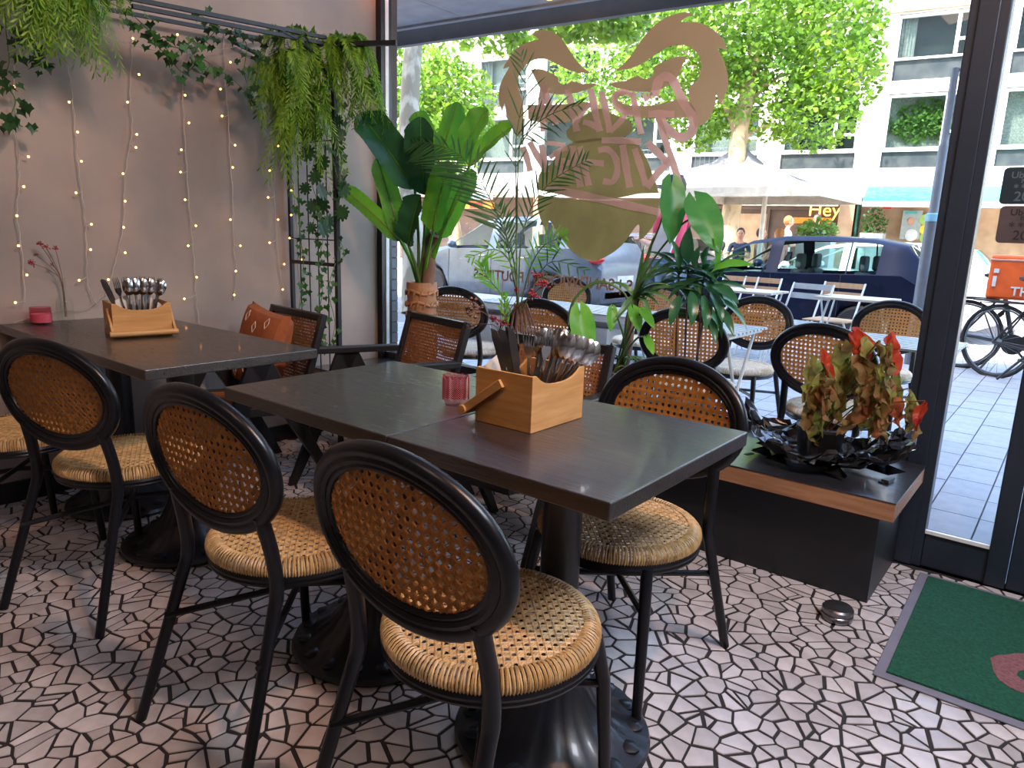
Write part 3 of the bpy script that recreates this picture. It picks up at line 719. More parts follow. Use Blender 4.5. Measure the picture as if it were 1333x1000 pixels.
# ------------------------------------------------------------------ glasses, bottles
p = PZ(593, 527, TZ)
g = thing('tealight_glass', 'pink glass tealight holder with chevron ribs on the middle table', 'candle holder', (p.x, p.y, TZ))
MB().lathe([(0, .001), (.025, .001), (.027, .006), (.0335, .016), (.0335, .078), (.0315, .079), (.0305, .020), (0, .016)], 40).build('glass_body', 'glass_pink', g)
mb = MB()
for r in range(11):
    n = 24; mb.tube([(.0343 * cos(2 * pi * k / n), .0343 * sin(2 * pi * k / n), .020 + r * .0052 + (.0042 if k % 2 else -.0042)) for k in range(n)], .00085, 4, True)
mb.build('chevron_ribs', 'pink_rib', g)
MB().lathe([(0, .021), (.0295, .021), (.0295, .036), (0, .035)], 24).build('tinted_base', 'glass_pink', g)
p = PZ(45, 415, TZ); p = Vector((-3.352, 1.045, TZ))
g = thing('candle_glass', 'pink glass with pale pink candle wax on the wall table beside the bottle', 'candle holder', (p.x, p.y, TZ))
MB().lathe([(0, .001), (.036, .001), (.041, .006), (.039, .070), (.037, .070), (.038, .010), (0, .006)], 36).build('glass_body', 'glass_pink', g)
MB().lathe([(0, .008), (.036, .008), (.0365, .042), (.02, .038), (0, .040)], 28).build('wax', 'wax_pink', g)
def bottle(loc, label, h=.20, r=.032):
    t = thing('glass_bottle', label, 'bottle', loc)
    k = h / .2
    MB().lathe([(0, .001), (r * .9, .001), (r, .006), (r, .085 * k), (r * .85, .105 * k), (r * .45, .13 * k), (r * .38, .15 * k), (r * .38, .19 * k), (r * .48, .195 * k), (r * .48, .2 * k), (r * .32, .2 * k), (r * .30, .15 * k), (r * .38, .13 * k), (r * .78, .102 * k), (r * .92, .084 * k), (r * .92, .008), (0, .006)], 32).build('glass_body', 'glass_clear', t)
    return t
def dried(loc, heads, label, h0=.02):
    t = thing('dried_flowers', label, 'flowers', loc); L = Vector(loc)
    for k, (hp, rr, m) in enumerate(heads):
        e = Vector(hp) - L; a = Vector((random.uniform(-.008, .008), random.uniform(-.008, .008), h0)); nk = Vector((random.uniform(-.004, .004), random.uniform(-.004, .004), .17))
        MB().tube(cr_spline([a, nk, nk.lerp(e, .5) + Vector((0, 0, .015)), e], 4), .0011, 4).build('stem', 'stem_brown', t)
        mb = MB()
        for q in range(22):
            d = Vector((random.gauss(0, 1), random.gauss(0, 1), random.gauss(.3, .8))).normalized() * rr * random.uniform(.3, 1)
            mb.tube([e, e + d], .0007, 3); mb.ball(e + d, rr * random.uniform(.12, .22), 5)
        mb.build('flower_head', m, t)
random.seed(3)
bl = PY(648, 520, 1.445); b1 = (bl.x, 1.445, TZ)
bottle(b1, 'clear glass bottle of dried flowers behind the front cutlery box', .185, .034)
hd = [(PY(618, 402, 1.43), .032, 'stem_brown'), (PY(612, 425, 1.46), .012, 'stem_brown'), (PY(643, 415, 1.42), .018, 'red_flower'), (PY(657, 423, 1.45), .016, 'red_flower'), (PY(650, 436, 1.46), .015, 'red_flower'),
      (PY(698, 360, 1.50), .020, 'red_flower'), (PY(707, 372, 1.47), .020, 'red_flower'), (PY(694, 385, 1.45), .018, 'red_flower'), (PY(672, 377, 1.46), .010, 'red_flower'), (PY(655, 355, 1.5), .006, 'stem_brown')]
dried(b1, hd, 'dried dark red flowers in the bottle on the front table')
b3 = (-3.375, 1.145, TZ)
bottle(b3, 'clear glass bottle with dried flowers standing against the left wall', .185, .033)
dried(b3, [(PX(42, 343, -3.34), .018, 'red_flower'), (PX(52, 318, -3.36), .016, 'red_flower'), (PX(60, 322, -3.35), .016, 'red_flower'), (PX(72, 324, -3.36), .014, 'red_flower'), (PX(47, 332, -3.35), .012, 'stem_brown'), (PX(68, 345, -3.37), .012, 'stem_brown')], 'dried pinkish-red flowers in the bottle by the left wall')

# ------------------------------------------------------------------ leaves
def leaf_mb(mb, base, tip, width, nrm, bend=.0, fold=.18, nu=10, nv=4, shape='lance', wave=0., side=0., mi=0, fo=1., crump=0.):
    b_ = Vector(base); e = Vector(tip); d = e - b_; L = d.length; nrm = Vector(nrm).normalized()
    sd = d.cross(nrm).normalized(); up = sd.cross(d).normalized(); ph = random.uniform(0, 6)
    def wf(t):
        if shape == 'lance': return sin(pi * min(1, t * .97 + .03)) ** .7 * (1 - .25 * t)
        if shape == 'banana': return min(1, (t / .12) ** .6) * min(1, ((1 - t) / .16 + .02) ** .55)
        if shape == 'heart': return (t + .001) ** .38 * max(0, 1 - t) ** .78 * 1.9
        if shape == 'blade': return min(1, (t + .05) / .1) * (1 - t) ** .6 + .01
        return 1
    def g(u, v):
        s = 2 * v - 1; c = b_ + d * u + up * (bend * L * 4 * u * (1 - u)) + sd * (side * L * 4 * u * (1 - u))
        w = wf(u) * width / 2
        back = d * (-.20 * abs(s) * (1 - u) ** 6) if shape == 'heart' else Vector((0, 0, 0))
        if crump: back = back + noise.noise_vector(c * 38 + sd * s * w * 60 + Vector((ph, 0, 0))) * crump * width
        return c + sd * s * w + up * (fold * w * abs(s) * fo + wave * width * sin(u * 19 + ph + 2.2 * s) * abs(s) + (.0022 * sin(u * 95 - 14 * abs(s)) if shape == 'banana' else 0)) + back
    mb.grid(g, nu, nv, mi)
    if shape == 'banana':
        for o_ in (-.0012, .0022): mb.tube([b_ + d * u + up * (bend * L * 4 * u * (1 - u) + o_) + sd * (side * L * 4 * u * (1 - u)) for u in [k / 16 for k in range(17)]], [.0052 * (1 - .7 * k / 16) for k in range(17)], 5, mi=1)
    return mb
CN = Vector((-RC[0, 2], -RC[1, 2], -RC[2, 2]))      # general direction from the plants towards the room
# ---- banana plant in carved vase
vx, vy = -2.805, 2.70
vase = thing('carved_vase', 'tall carved wooden vase with woven band pattern on the bench, left of the palm', 'vase', (vx, vy, bz))
H = PY(545, 367, vy).z - bz
rv = .080
MB().lathe([(.060, 0), (.066, .01), (.070, H * .2), (.074, H * .5), (rv, H * .88), (rv + .004, H * .97), (rv + .002, H), (rv - .008, H), (rv - .010, H * .9), (0, H * .88)], 40).build('body', 'terracotta_carved', vase)
mb = MB()
for r, z in enumerate([.46, .56, .66, .78, .90]):
    n = 60; R_ = .0745 + .008 * z
    mb.tube([((R_ + .002 * sin(12 * 2 * pi * k / n)) * cos(2 * pi * k / n), (R_ + .002 * sin(12 * 2 * pi * k / n)) * sin(2 * pi * k / n), H * z + .010 * sin(3 * 2 * pi * k / n + r * 1.6)) for k in range(n)], .0085, 8, True)
    for k in range(14):
        a = 2 * pi * (k + .5 * r) / 14
        mb.tube([((R_ + .006) * cos(a + q * .05), (R_ + .006) * sin(a + q * .05), H * z - .020 + .008 * q) for q in range(5)], [.003, .005, .006, .005, .003], 6)
for k in range(5):
    a = 2 * pi * k / 5
    mb.tube([(.078 * cos(a + .42 * cos(t_)), .078 * sin(a + .42 * cos(t_)), H * .26 + .045 * sin(t_)) for t_ in [2 * pi * j / 20 for j in range(0, 20, 2)]], .006, 6, True)
mb.build('carving', 'terracotta_carved', vase)
bp = thing('banana_plant', 'big banana plant with broad green leaves growing from the carved vase', 'plant', (vx, vy, bz + H * .88))
O = Vector((vx, vy, bz + H * .88))
def loc_(v): return Vector(v) - O
tr = [PY(556, 372, vy), PY(559, 345, vy), PY(556, 325, vy), PY(566, 305, vy)]
MB().tube(cr_spline([loc_(q) - (Vector((0, 0, .04)) if i == 0 else Vector()) for i, q in enumerate(tr)], 5), [.036] * 8 + [.030] * 8, 10).build('trunk', 'trunk_banana', bp)
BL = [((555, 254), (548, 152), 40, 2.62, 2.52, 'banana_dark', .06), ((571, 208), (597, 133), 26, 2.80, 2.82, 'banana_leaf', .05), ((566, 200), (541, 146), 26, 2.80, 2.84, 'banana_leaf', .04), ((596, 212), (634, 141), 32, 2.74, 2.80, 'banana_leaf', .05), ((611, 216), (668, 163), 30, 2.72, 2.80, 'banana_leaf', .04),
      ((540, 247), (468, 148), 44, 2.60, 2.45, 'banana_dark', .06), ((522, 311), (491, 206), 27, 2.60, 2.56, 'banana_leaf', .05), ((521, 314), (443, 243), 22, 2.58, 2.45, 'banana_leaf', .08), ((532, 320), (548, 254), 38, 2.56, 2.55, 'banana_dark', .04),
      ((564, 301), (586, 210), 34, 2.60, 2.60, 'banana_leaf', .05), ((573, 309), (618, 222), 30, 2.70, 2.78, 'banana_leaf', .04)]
random.seed(8)
for k, (a, e, wpx, ya, ye, m, bend) in enumerate(BL):
    A = PY(*a, ya); E_ = PY(*e, ye); mb = MB()
    leaf_mb(mb, loc_(A), loc_(E_), wpx * mpp(A) * 1.02, CN + Vector((random.uniform(-.5, .5), 0, random.uniform(.1, .6))), bend, random.uniform(.25, .6), 64, 8, 'banana', .03)
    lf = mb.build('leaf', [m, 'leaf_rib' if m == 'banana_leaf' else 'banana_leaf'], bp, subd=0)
    d = loc_(E_) - loc_(A)
    st = cr_spline([Vector((random.uniform(-.02, .02), random.uniform(-.015, .015), -.02)), loc_(A).lerp(Vector((0, 0, 0)), .5) + Vector((0, 0, .03)), loc_(A), loc_(A) + d * .06], 4)
    MB().tube(st, [.010 - .0004 * j for j in range(len(st))], 6).build('leaf_stalk', 'stem_green' if m != 'banana_leaf' else 'lime_leaf', bp)
# ---- kentia palm
ky = 2.66
kx = PY(683, 450, ky).x
kp = thing('palm_pot', 'dark round plastic pot of the tall palm on the bench behind the cutlery', 'pot', (kx, ky, bz))
MB().lathe([(.07, 0), (.075, .004), (.095, .17), (.102, .175), (.100, .19), (.088, .19), (.084, .165), (0, .16)], 32).build('body', 'plastic_pot', kp)
MB().lathe([(0, .158), (.084, .160), (.0845, .150)], 20).build('soil', 'soil', kp)
pl = thing('palm', 'tall slender palm with long narrow fronds in front of the window sticker', 'palm', (kx, ky, bz + .16)); O = Vector((kx, ky, bz + .16))
random.seed(21)
for px, w_ in ((664, 5), (672, 6), (680, 7), (688, 6), (695, 5), (700, 4)):
    MB().tube(cr_spline([Vector((random.uniform(-.04, .04), random.uniform(-.03, .03), -.01)), loc_(PY(px, 450, ky)), loc_(PY(678 + (px - 682) * .4, 395, ky))], 4), [w_ * .0020] * 5 + [w_ * .0012] * 4, 6).build('cane_stem', 'stem_brown', pl)
def frond(spine, ln, wpx, m, nleaf, sides=(-1, 1), ang=.6, droop=.25, y=(ky, ky), flat=0.):
    pts = [loc_(PY(q[0], q[1], y[0] + (y[1] - y[0]) * i / (len(spine) - 1))) for i, q in enumerate(spine)]
    sp = cr_spline(pts, 8); n = len(sp)
    MB().tube(sp, [.0042 * (1 - .75 * i / n) for i in range(n)], 5).build('frond_stalk', 'stem_green', pl)
    mb = MB(); i0 = int(n * .34)
    for k in range(nleaf):
        t = i0 + (n - 1 - i0) * k / (nleaf - 1); i = min(int(t), n - 2); p0 = sp[i].lerp(sp[i + 1], t - i); d = (sp[i + 1] - sp[i]).normalized(); f = (k + 1) / nleaf
        for s in sides:
            sd = d.cross(CN).normalized() * s; L = ln * (sin(pi * min(1, .18 + .74 * f)) * .9 + .15) * random.uniform(.85, 1.1)
            v = (d * (1 - ang * .6) + sd * ang + Vector((0, 0, -droop * random.uniform(.4, 1.2)))).normalized()
            leaf_mb(mb, p0, p0 + v * L, wpx, CN + Vector((random.uniform(-.3, .3), random.uniform(-.3, .3), random.uniform(0, .4))), .05, .25, 7, 2, 'lance')
    o = mb.build('frond_leaflets', m, pl); return o
frond([(674, 395), (668, 336), (649, 283), (623, 232), (590, 196), (545, 184)], .25, .013, 'palm_leaf', 34, (-1,), .6, .10, (ky, 2.50))
frond([(674, 395), (668, 336), (649, 283), (623, 232), (590, 196), (540, 186)], .15, .012, 'palm_leaf', 20, (1,), .6, .4, (ky, 2.50))
frond([(673, 395), (672, 250), (672, 180), (684, 110), (678, 74)], .13, .009, 'palm_leaf', 9, (-1, 1), .45, .1, (ky, ky))
frond([(673, 300), (676, 195), (690, 170), (715, 150), (752, 137)], .14, .009, 'palm_leaf', 10, (-1, 1), .5, .4, (ky, 2.6))
frond([(675, 395), (678, 320), (693, 268), (722, 233), (762, 210)], .13, .010, 'palm_leaf', 15, (-1, 1), .6, -.1, (ky, 2.62))
frond([(676, 400), (664, 340), (658, 300), (650, 270)], .10, .010, 'palm_leaf', 11, (-1, 1), .5, -.1, (ky, 2.60))
frond([(676, 405), (690, 350), (708, 320), (735, 308)], .10, .011, 'lime_leaf', 11, (-1, 1), .6, .15, (ky, 2.58))
frond([(676, 405), (668, 350), (645, 325), (612, 335)], .09, .010, 'lime_leaf', 9, (-1, 1), .6, .3, (ky, 2.55))
frond([(678, 410), (700, 360), (722, 340), (760, 352)], .09, .009, 'palm_leaf', 8, (-1, 1), .6, .35, (ky, 2.55))
frond([(668, 410), (650, 380), (635, 362), (628, 345)], .10, .012, 'lime_leaf', 8, (-1, 1), .4, .0, (ky, 2.6))
frond([(665, 440), (658, 410), (656, 385)], .07, .016, 'lime_leaf', 5, (-1, 1), .35, .0, (ky, 2.6))
# ---- elephant-ear plant with striped dracaena in wicker pot
ay = 2.66
ax = PY(800, 500, ay).x + .02
ap = thing('wicker_pot', 'dark brown woven basket pot beside the oval chair back, on the bench', 'pot', (ax, ay, bz)); ph_ = PY(795, 478, ay).z - bz
MB().lathe([(.085, 0), (.10, .01)] + [(.105 + .018 * k / 12 + (.002 if k % 2 else -.002), .02 + (ph_ - .03) * k / 12) for k in range(13)] + [(.124, ph_), (.112, ph_), (.108, ph_ - .03), (0, ph_ - .035)], 44).build('body', 'wicker', ap)
mb = MB()
for k in range(11):
    z = .025 + (ph_ - .03) * k / 10.5; r = .107 + .018 * k / 11
    mb.tube([((r + .002 * sin(22 * 2 * pi * q / 66 + k * pi)) * cos(2 * pi * q / 66), (r + .002 * sin(22 * 2 * pi * q / 66 + k * pi)) * sin(2 * pi * q / 66), z) for q in range(66)], .0052, 5, True)
mb.build('woven_bands', 'wicker', ap)
MB().lathe([(0, ph_ - .03), (.109, ph_ - .028), (.109, ph_ - .04)], 24).build('soil', 'soil', ap)
O = Vector((ax, ay, bz + ph_ - .03))
el = thing('elephant_ear_plant', 'elephant-ear plant with heart-shaped light green leaves on long stalks', 'plant', O)
random.seed(4)
def stalk(pts, r=.0042, m='stem_green', nm='leaf_stalk', par=None, y=None):
    MB().tube(cr_spline(pts, 6), r, 6).build(nm, m, par)
def ear(a, e, wpx, y, m, nrm, path, bend=.05, fold=.2):
    A = PY(*a, y); E_ = PY(*e, y - .03)
    mb = MB(); leaf_mb(mb, loc_(A), loc_(E_), wpx * mpp(A) * .80, Vector(nrm), bend, fold, 14, 8, 'heart', .035); mb.build('leaf', m, el)
    P0 = [Vector((random.uniform(-.03, .03), random.uniform(-.03, .03), -.01))] + [loc_(PY(q[0], q[1], ay + (y - ay) * (i + 1) / (len(path) + 1))) for i, q in enumerate(path)] + [loc_(A)]
    stalk(P0, .0042, 'stem_green', 'leaf_stalk', el)
ear((874, 240), (872, 318), 50, 2.60, 'aloc_leaf', CN + Vector((.3, 0, .2)), [(822, 400), (838, 345), (860, 290)])
ear((906, 262), (936, 330), 58, 2.58, 'aloc_leaf', CN + Vector((-.2, 0, .3)), [(824, 400), (846, 345), (884, 296), (902, 282)])
ear((755, 406), (764, 480), 46, 2.52, 'lime_leaf', CN + Vector((.1, 0, .2)), [(818, 400), (800, 372), (772, 368), (746, 392), (740, 425)])
ear((748, 434), (735, 458), 26, 2.52, 'lime_leaf', CN, [(818, 400), (800, 373), (772, 370), (747, 394)])
ear((797, 402), (794, 432), 20, 2.56, 'lime_leaf', CN + Vector((.3, 0, .5)), [(812, 450), (806, 420)])
ear((824, 402), (832, 432), 24, 2.54, 'lime_leaf', CN + Vector((0, 0, .5)), [(812, 450), (820, 425)])
ear((836, 404), (852, 428), 18, 2.52, 'lime_leaf', CN + Vector((0, 0, .4)), [(815, 450), (828, 420)])
ear((842, 440), (851, 462), 16, 2.52, 'lime_leaf', CN, [(815, 460), (830, 440)])
O2 = O + Vector((.04, .0, 0)); O = O2
dr = thing('striped_dracaena', 'striped green and cream dracaena on a brown trunk in the wicker pot', 'plant', O)
MB().tube([loc_(q) for q in cr_spline([PY(812, 478, ay) + Vector((0, 0, -.02)), PY(818, 445, ay), PY(820, 415, ay), PY(827, 385, ay)], 4)], [.020, .021, .022, .022, .021, .022, .021, .020, .020, .018, .016, .012, .010], 10).build('trunk', 'stem_brown', dr)
C_ = PY(828, 388, ay)
for (e, wpx, dy, bn) in [((852, 305), 8, -.02, .04), ((862, 345), 8, -.06, .12), ((838, 320), 8, .03, .05), ((888, 352), 8, -.05, .16), ((845, 338), 7, .05, .1), ((872, 372), 8, -.1, .14), ((795, 425), 10, -.12, .12), ((880, 400), 9, -.1, .16), ((905, 378), 8, -.03, .12), ((868, 330), 7, .02, .1), ((850, 425), 9, -.12, .2), ((790, 370), 8, .0, .22), ((803, 412), 10, -.08, .16), ((858, 398), 9, -.08, .16)]:
    mb = MB(); leaf_mb(mb, loc_(C_), loc_(PY(*e, ay + dy)), wpx * mpp(C_) * 1.2, CN + Vector((0, 0, .9)), bn, .4, 14, 4, 'blade'); mb.build('leaf', 'stripe_leaf', dr)
for (e, dy) in [((800, 480), -.05), ((792, 462), 0), ((838, 470), -.06), ((850, 468), -.04), ((842, 480), -.08), ((826, 475), -.1)]:
    mb = MB(); leaf_mb(mb, loc_(PY(815, 478, ay)), loc_(PY(*e, ay + dy)), .012, CN + Vector((0, 0, .5)), .35, .3, 8, 2, 'blade'); mb.build('leaf', 'stripe_leaf', dr)
# ---- glossy dracaena on thin canes
gx, gyy = PY(895, 470, 2.70).x, 2.70
gp = thing('planter', 'low dark planter of the thin-stemmed glossy plant behind the oval chair', 'pot', (gx, gyy, bz))
MB().lathe([(.08, 0), (.085, .004), (.105, .13), (.110, .135), (.108, .145), (.098, .145), (.095, .125), (0, .12)], 32).build('body', 'plastic_pot', gp)
MB().lathe([(0, .119), (.094, .121), (.095, .11)], 20).build('soil', 'soil', gp)
O = Vector((gx, gyy, bz + .12))
gl = thing('glossy_dracaena', 'bushy glossy dracaena on four thin canes, right of the striped plant', 'plant', O)
random.seed(9)
tops = [((883, 470), (884, 352)), ((893, 470), (896, 345)), ((912, 470), (918, 350)), ((904, 470), (926, 365))]
for (a, e) in tops:
    yy = gyy + random.uniform(-.04, .04); B = PY(*a, yy); B.z = bz + .11; E_ = PY(*e, yy)
    stalk([loc_(B), loc_(B.lerp(E_, .5)) + Vector((random.uniform(-.01, .01), 0, 0)), loc_(E_)], .0048, 'stem_brown', 'cane_stem', gl)
    for k in range(12):
        t = k / 12; a_ = k * 2.4 + random.random(); L = random.uniform(.14, .23); el_ = random.uniform(-.15, .95) if k > 4 else random.uniform(-.5, .1)
        v = Vector((cos(a_) * cos(el_), sin(a_) * cos(el_) * .5, sin(el_))); s0 = loc_(E_) + Vector((0, 0, -.06 + .07 * t)); e0 = s0 + v * L + Vector((0, 0, -.07 * (1 - t)))
        if (e0 + O).y > 2.93: e0.y = 2.92 - O.y
        mb = MB(); leaf_mb(mb, s0, e0, random.uniform(.030, .042), Vector((0, -.3, 1)) + CN * .4, random.uniform(.08, .22), .3, 10, 4, 'lance', .02)
        mb.build('leaf', 'glossy_leaf', gl)
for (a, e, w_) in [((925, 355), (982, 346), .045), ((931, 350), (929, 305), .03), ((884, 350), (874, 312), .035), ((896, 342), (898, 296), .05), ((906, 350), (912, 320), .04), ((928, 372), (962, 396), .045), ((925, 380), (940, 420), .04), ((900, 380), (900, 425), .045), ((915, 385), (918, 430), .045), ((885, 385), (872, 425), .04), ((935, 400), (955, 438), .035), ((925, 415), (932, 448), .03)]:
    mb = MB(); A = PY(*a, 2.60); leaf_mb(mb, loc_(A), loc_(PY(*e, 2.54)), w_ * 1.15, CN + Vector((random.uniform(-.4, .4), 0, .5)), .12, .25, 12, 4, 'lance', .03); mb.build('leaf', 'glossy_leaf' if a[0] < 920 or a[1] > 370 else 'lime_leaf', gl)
# ---- wilting begonia in black foil
bc = PZ(1095, 585, bz); bc = Vector((-.665, 2.66, bz))
fw = thing('foil_wrap', 'crumpled shiny black foil wrapped around the wilting plant pot', 'foil wrap', bc)
random.seed(31)
def foil(u, v):
    a = 2 * pi * u; r = .085 + .20 * v ** 1.15; r *= 1 + (.10 * sin(3 * a + .8) + .07 * sin(5 * a + 2)) * v
    z = .012 + .11 * v ** 1.4 * (1 + .35 * sin(2 * a + 1.) + .3 * sin(4 * a)) 
    q = Vector((r * cos(a) * 1.05, r * sin(a) * .72, z)); nn = noise.noise_vector(Vector((cos(a) * 3, sin(a) * 3, v * 4))) * .040 * (v + .15) + noise.noise_vector(Vector((cos(a) * 9, sin(a) * 9, v * 11 + 4))) * .022 * (v + .1)
    q += nn; q.z = max(q.z, .004); q.y = min(q.y, .24); return q
def foil_c(u, v): return foil(0 if u >= 1 else u, v)
MB().grid(foil_c, 72, 14).build('foil', 'foil', fw, smooth=False, solid=.0015)
for k in range(5):
    mb = MB(); a = [4.2, 5.2, .1, 2.9, 3.7][k]; p0 = Vector((.20 * cos(a), .15 * sin(a), .012)); 
    mb.add([p0 + Vector((-.05, 0, .004)), p0 + Vector((.04, -.02, .0)), p0 + Vector((.07 * cos(a) + .02, .05 * sin(a), .018)), p0 + Vector((.0, .03, .03))], [(0, 1, 2, 3)])
    mb.build('foil_flap', 'foil', fw, smooth=False, solid=.0015)
bpot = thing('plant_pot', 'black plastic pot inside the crumpled black foil', 'pot', (bc.x + .0, bc.y, bz + .012))
MB().lathe([(.065, 0), (.07, .004), (.082, .115), (.086, .12), (.086, .13), (.076, .13), (.074, .11), (0, .105)], 32).build('body', 'plastic_pot', bpot)
MB().lathe([(0, .104), (.073, .107), (.074, .10)], 20).build('soil', 'soil', bpot)
mat('beg_olive', (.34, .34, .07), .6, col2=(.18, .10, .035), scale=22, trans=.45)
mat('beg_rust', (.36, .14, .05), .6, col2=(.20, .15, .04), scale=22, trans=.45)
mat('beg_red', (.62, .07, .02), .5, col2=(.42, .03, .02), scale=18, trans=.5)
mat('beg_orange', (.70, .22, .07), .6, col2=(.40, .09, .04), scale=18, trans=.45)
O = Vector((bc.x, bc.y, bz + .115))
bg_ = thing('wilting_begonia', 'wilting red and olive leaved plant in black foil on the bench', 'plant', O)
BG = [((1072, 470), (1062, 580), 30, 'beg_olive', 2.60), ((1098, 458), (1085, 545), 34, 'beg_olive', 2.64), ((1060, 500), (1048, 565), 24, 'beg_rust', 2.58), ((1068, 462), (1080, 520), 16, 'beg_red', 2.60), ((1075, 490), (1073, 552), 26, 'beg_rust', 2.55), ((1120, 540), (1088, 565), 20, 'beg_rust', 2.55), ((1128, 495), (1108, 552), 22, 'beg_rust', 2.56),
      ((1116, 434), (1130, 485), 30, 'beg_red', 2.62), ((1126, 440), (1128, 470), 18, 'beg_olive', 2.60), ((1120, 468), (1136, 512), 30, 'beg_rust', 2.58), ((1143, 445), (1140, 505), 24, 'beg_olive', 2.56), ((1160, 440), (1166, 485), 24, 'beg_red', 2.60), ((1156, 448), (1158, 490), 16, 'beg_olive', 2.57), ((1150, 485), (1160, 530), 18, 'beg_olive', 2.56),
      ((1145, 500), (1150, 575), 30, 'beg_rust', 2.54), ((1160, 510), (1172, 560), 24, 'beg_orange', 2.56), ((1128, 510), (1132, 545), 20, 'beg_orange', 2.57), ((1182, 515), (1183, 560), 26, 'beg_olive', 2.54), ((1204, 522), (1192, 560), 16, 'beg_red', 2.52), ((1192, 552), (1188, 575), 14, 'beg_rust', 2.53), ((1104, 470), (1112, 510), 20, 'lime_leaf', 2.68), ((1064, 480), (1052, 530), 22, 'beg_olive', 2.63),
      ((1085, 500), (1094, 540), 22, 'beg_olive', 2.66), ((1138, 548), (1145, 572), 18, 'beg_orange', 2.6), ((1152, 520), (1140, 560), 22, 'beg_rust', 2.53)] + [((1056 + 7 * j, 470 + (j * 37) % 45), (1052 + 7 * j + (j * 13) % 14 - 6, 525 + (j * 29) % 50), 15 + (j * 7) % 9, ['beg_olive', 'beg_rust', 'beg_olive', 'lime_leaf', 'beg_rust', 'beg_orange'][(j * 5) % 6], 2.56 + .012 * (j % 9)) for j in range(0, 20, 2)]
random.seed(13)
for k, (a, e, wpx, m, y) in enumerate(BG):
    A = PY(*a, y); mb = MB(); leaf_mb(mb, loc_(A), loc_(PY(*e, y - .02)), wpx * mpp(A) * .92, CN + Vector((random.uniform(-.9, .9), 0, random.uniform(-.3, .6))), random.uniform(-.12, .12), random.uniform(.3, 1.0), 24, 8, 'heart' if k % 2 else 'lance', .04, crump=.42)
    mb.build('leaf', m, bg_)
    if k % 2 == 0: MB().tube(cr_spline([Vector((random.uniform(-.03, .03), random.uniform(-.03, .03), -.01)), loc_(A) * .5 + Vector((0, 0, .04)), loc_(A)], 5), .0024, 5).build('leaf_stalk', 'beg_rust' if k % 4 else 'stem_green', bg_)
# ------------------------------------------------------------------ garden arch against the wall, greenery, light strings
AX1, AX0, AY = -3.0, -3.40, 2.29
ar = thing('garden_arch', 'black metal garden arch standing against the left wall by the window corner', 'trellis', (0, 0, 0))
zt = PX(437, 56, AX1).z
MB().box((AX1 - .012, AY - .012, 0), (AX1 + .012, AY + .012, zt)).build('post', 'black_paint', ar, smooth=False, bevel=.002)
MB().box((AX0 - .010, AY - .010, 0), (AX0 + .010, AY + .010, zt)).build('post', 'black_paint', ar, smooth=False, bevel=.002)
for z in (1.005, .30): MB().bar((AX0, AY, z), (AX1, AY, z), .018).build('rung', 'black_paint', ar, smooth=False)
for z in (1.13, .565, 1.62): MB().tube([(AX0, AY, z), (AX1, AY, z)], .0035, 5).build('thin_rung', 'black_paint', ar)
for k in range(1, 5): x = AX0 + (AX1 - AX0) * k / 5; MB().tube([(x, AY, .30), (x, AY, 1.62)], .0035, 5).build('thin_bar', 'black_paint', ar)
for s in (-1, 1):
    xm = (AX0 + AX1) / 2
    MB().tube(cr_spline([(xm + s * .19, AY, 1.62), (xm + s * .17, AY, 1.80), (xm, AY, 1.96), (xm - s * .10, AY, 2.05)], 6), .0045, 6).build('scroll', 'black_paint', ar)
    MB().tube(cr_spline([(xm, AY, 1.64), (xm + s * .09, AY, 1.78), (xm + s * .16, AY, 1.86), (xm + s * .19, AY, 1.96)], 6), .0035, 6).build('scroll', 'black_paint', ar)
MB().bar(PZ(395, 58, 2.06), PZ(516, 56, 2.06), .022).build('top_bar', 'black_paint', ar, smooth=False)
for x, a, e in ((AX1, (170, -2), (424, 49)), (AX1, (172, 8), (420, 56)), (AX0 + .05, (108, 6), (334, 49))):
    MB().bar(PX(*a, x), PX(*e, x), .016).build('top_rail', 'black_paint', ar, smooth=False)
for x in (AX1, AX0 + .02): MB().tube(cr_spline([(x, AY, 1.80), (x, AY - .02, 1.88), (x, AY - .07, 1.96), (x, AY - .16, 2.02), (x, AY - .30, 2.055)], 6), .010, 8).build('arch_curve', 'black_paint', ar)
MB().tube([PX(390, 45, AX0 + .05), PX(334, 49, AX0 + .05)], .009, 6).build('cross_bar', 'black_paint', ar)
# fern frond and ivy leaf meshes
def frond_mesh(seed, m, dense=26):
    random.seed(seed); mb = MB()
    sp = cr_spline([(0, 0, 0), (.16, 0, .10), (.34, 0, -.02), (.46, 0, -.35), (.50, 0, -.95)], 8); n = len(sp)
    mb.tube(sp, [.007 * (1 - .8 * i / n) for i in range(n)], 4)
    for k in range(dense):
        t = 3 + (n - 5) * k / dense; i = int(t); p = sp[i].lerp(sp[i + 1], t - i); d = (sp[i + 1] - sp[i]).normalized()
        for s in (-1, 1):
            L = .17 * (1 - .55 * abs(k / dense - .45)) * random.uniform(.8, 1.2)
            v = (d * .85 + Vector((0, s * .75, 0)) + Vector((random.uniform(-.1, .1), 0, random.uniform(-.1, .1)))).normalized()
            e = p + v * L; sd = d * .018
            mb.add([p - sd, p + v * L * .5 + v.cross(d).normalized() * .012 - sd, e, p + v * L * .5 + sd * 1.4], [(0, 1, 2, 3)])
    return mb.mesh('fern_frond', m, True)
FR = [frond_mesh(s, 'fern') for s in (1, 2, 3)]
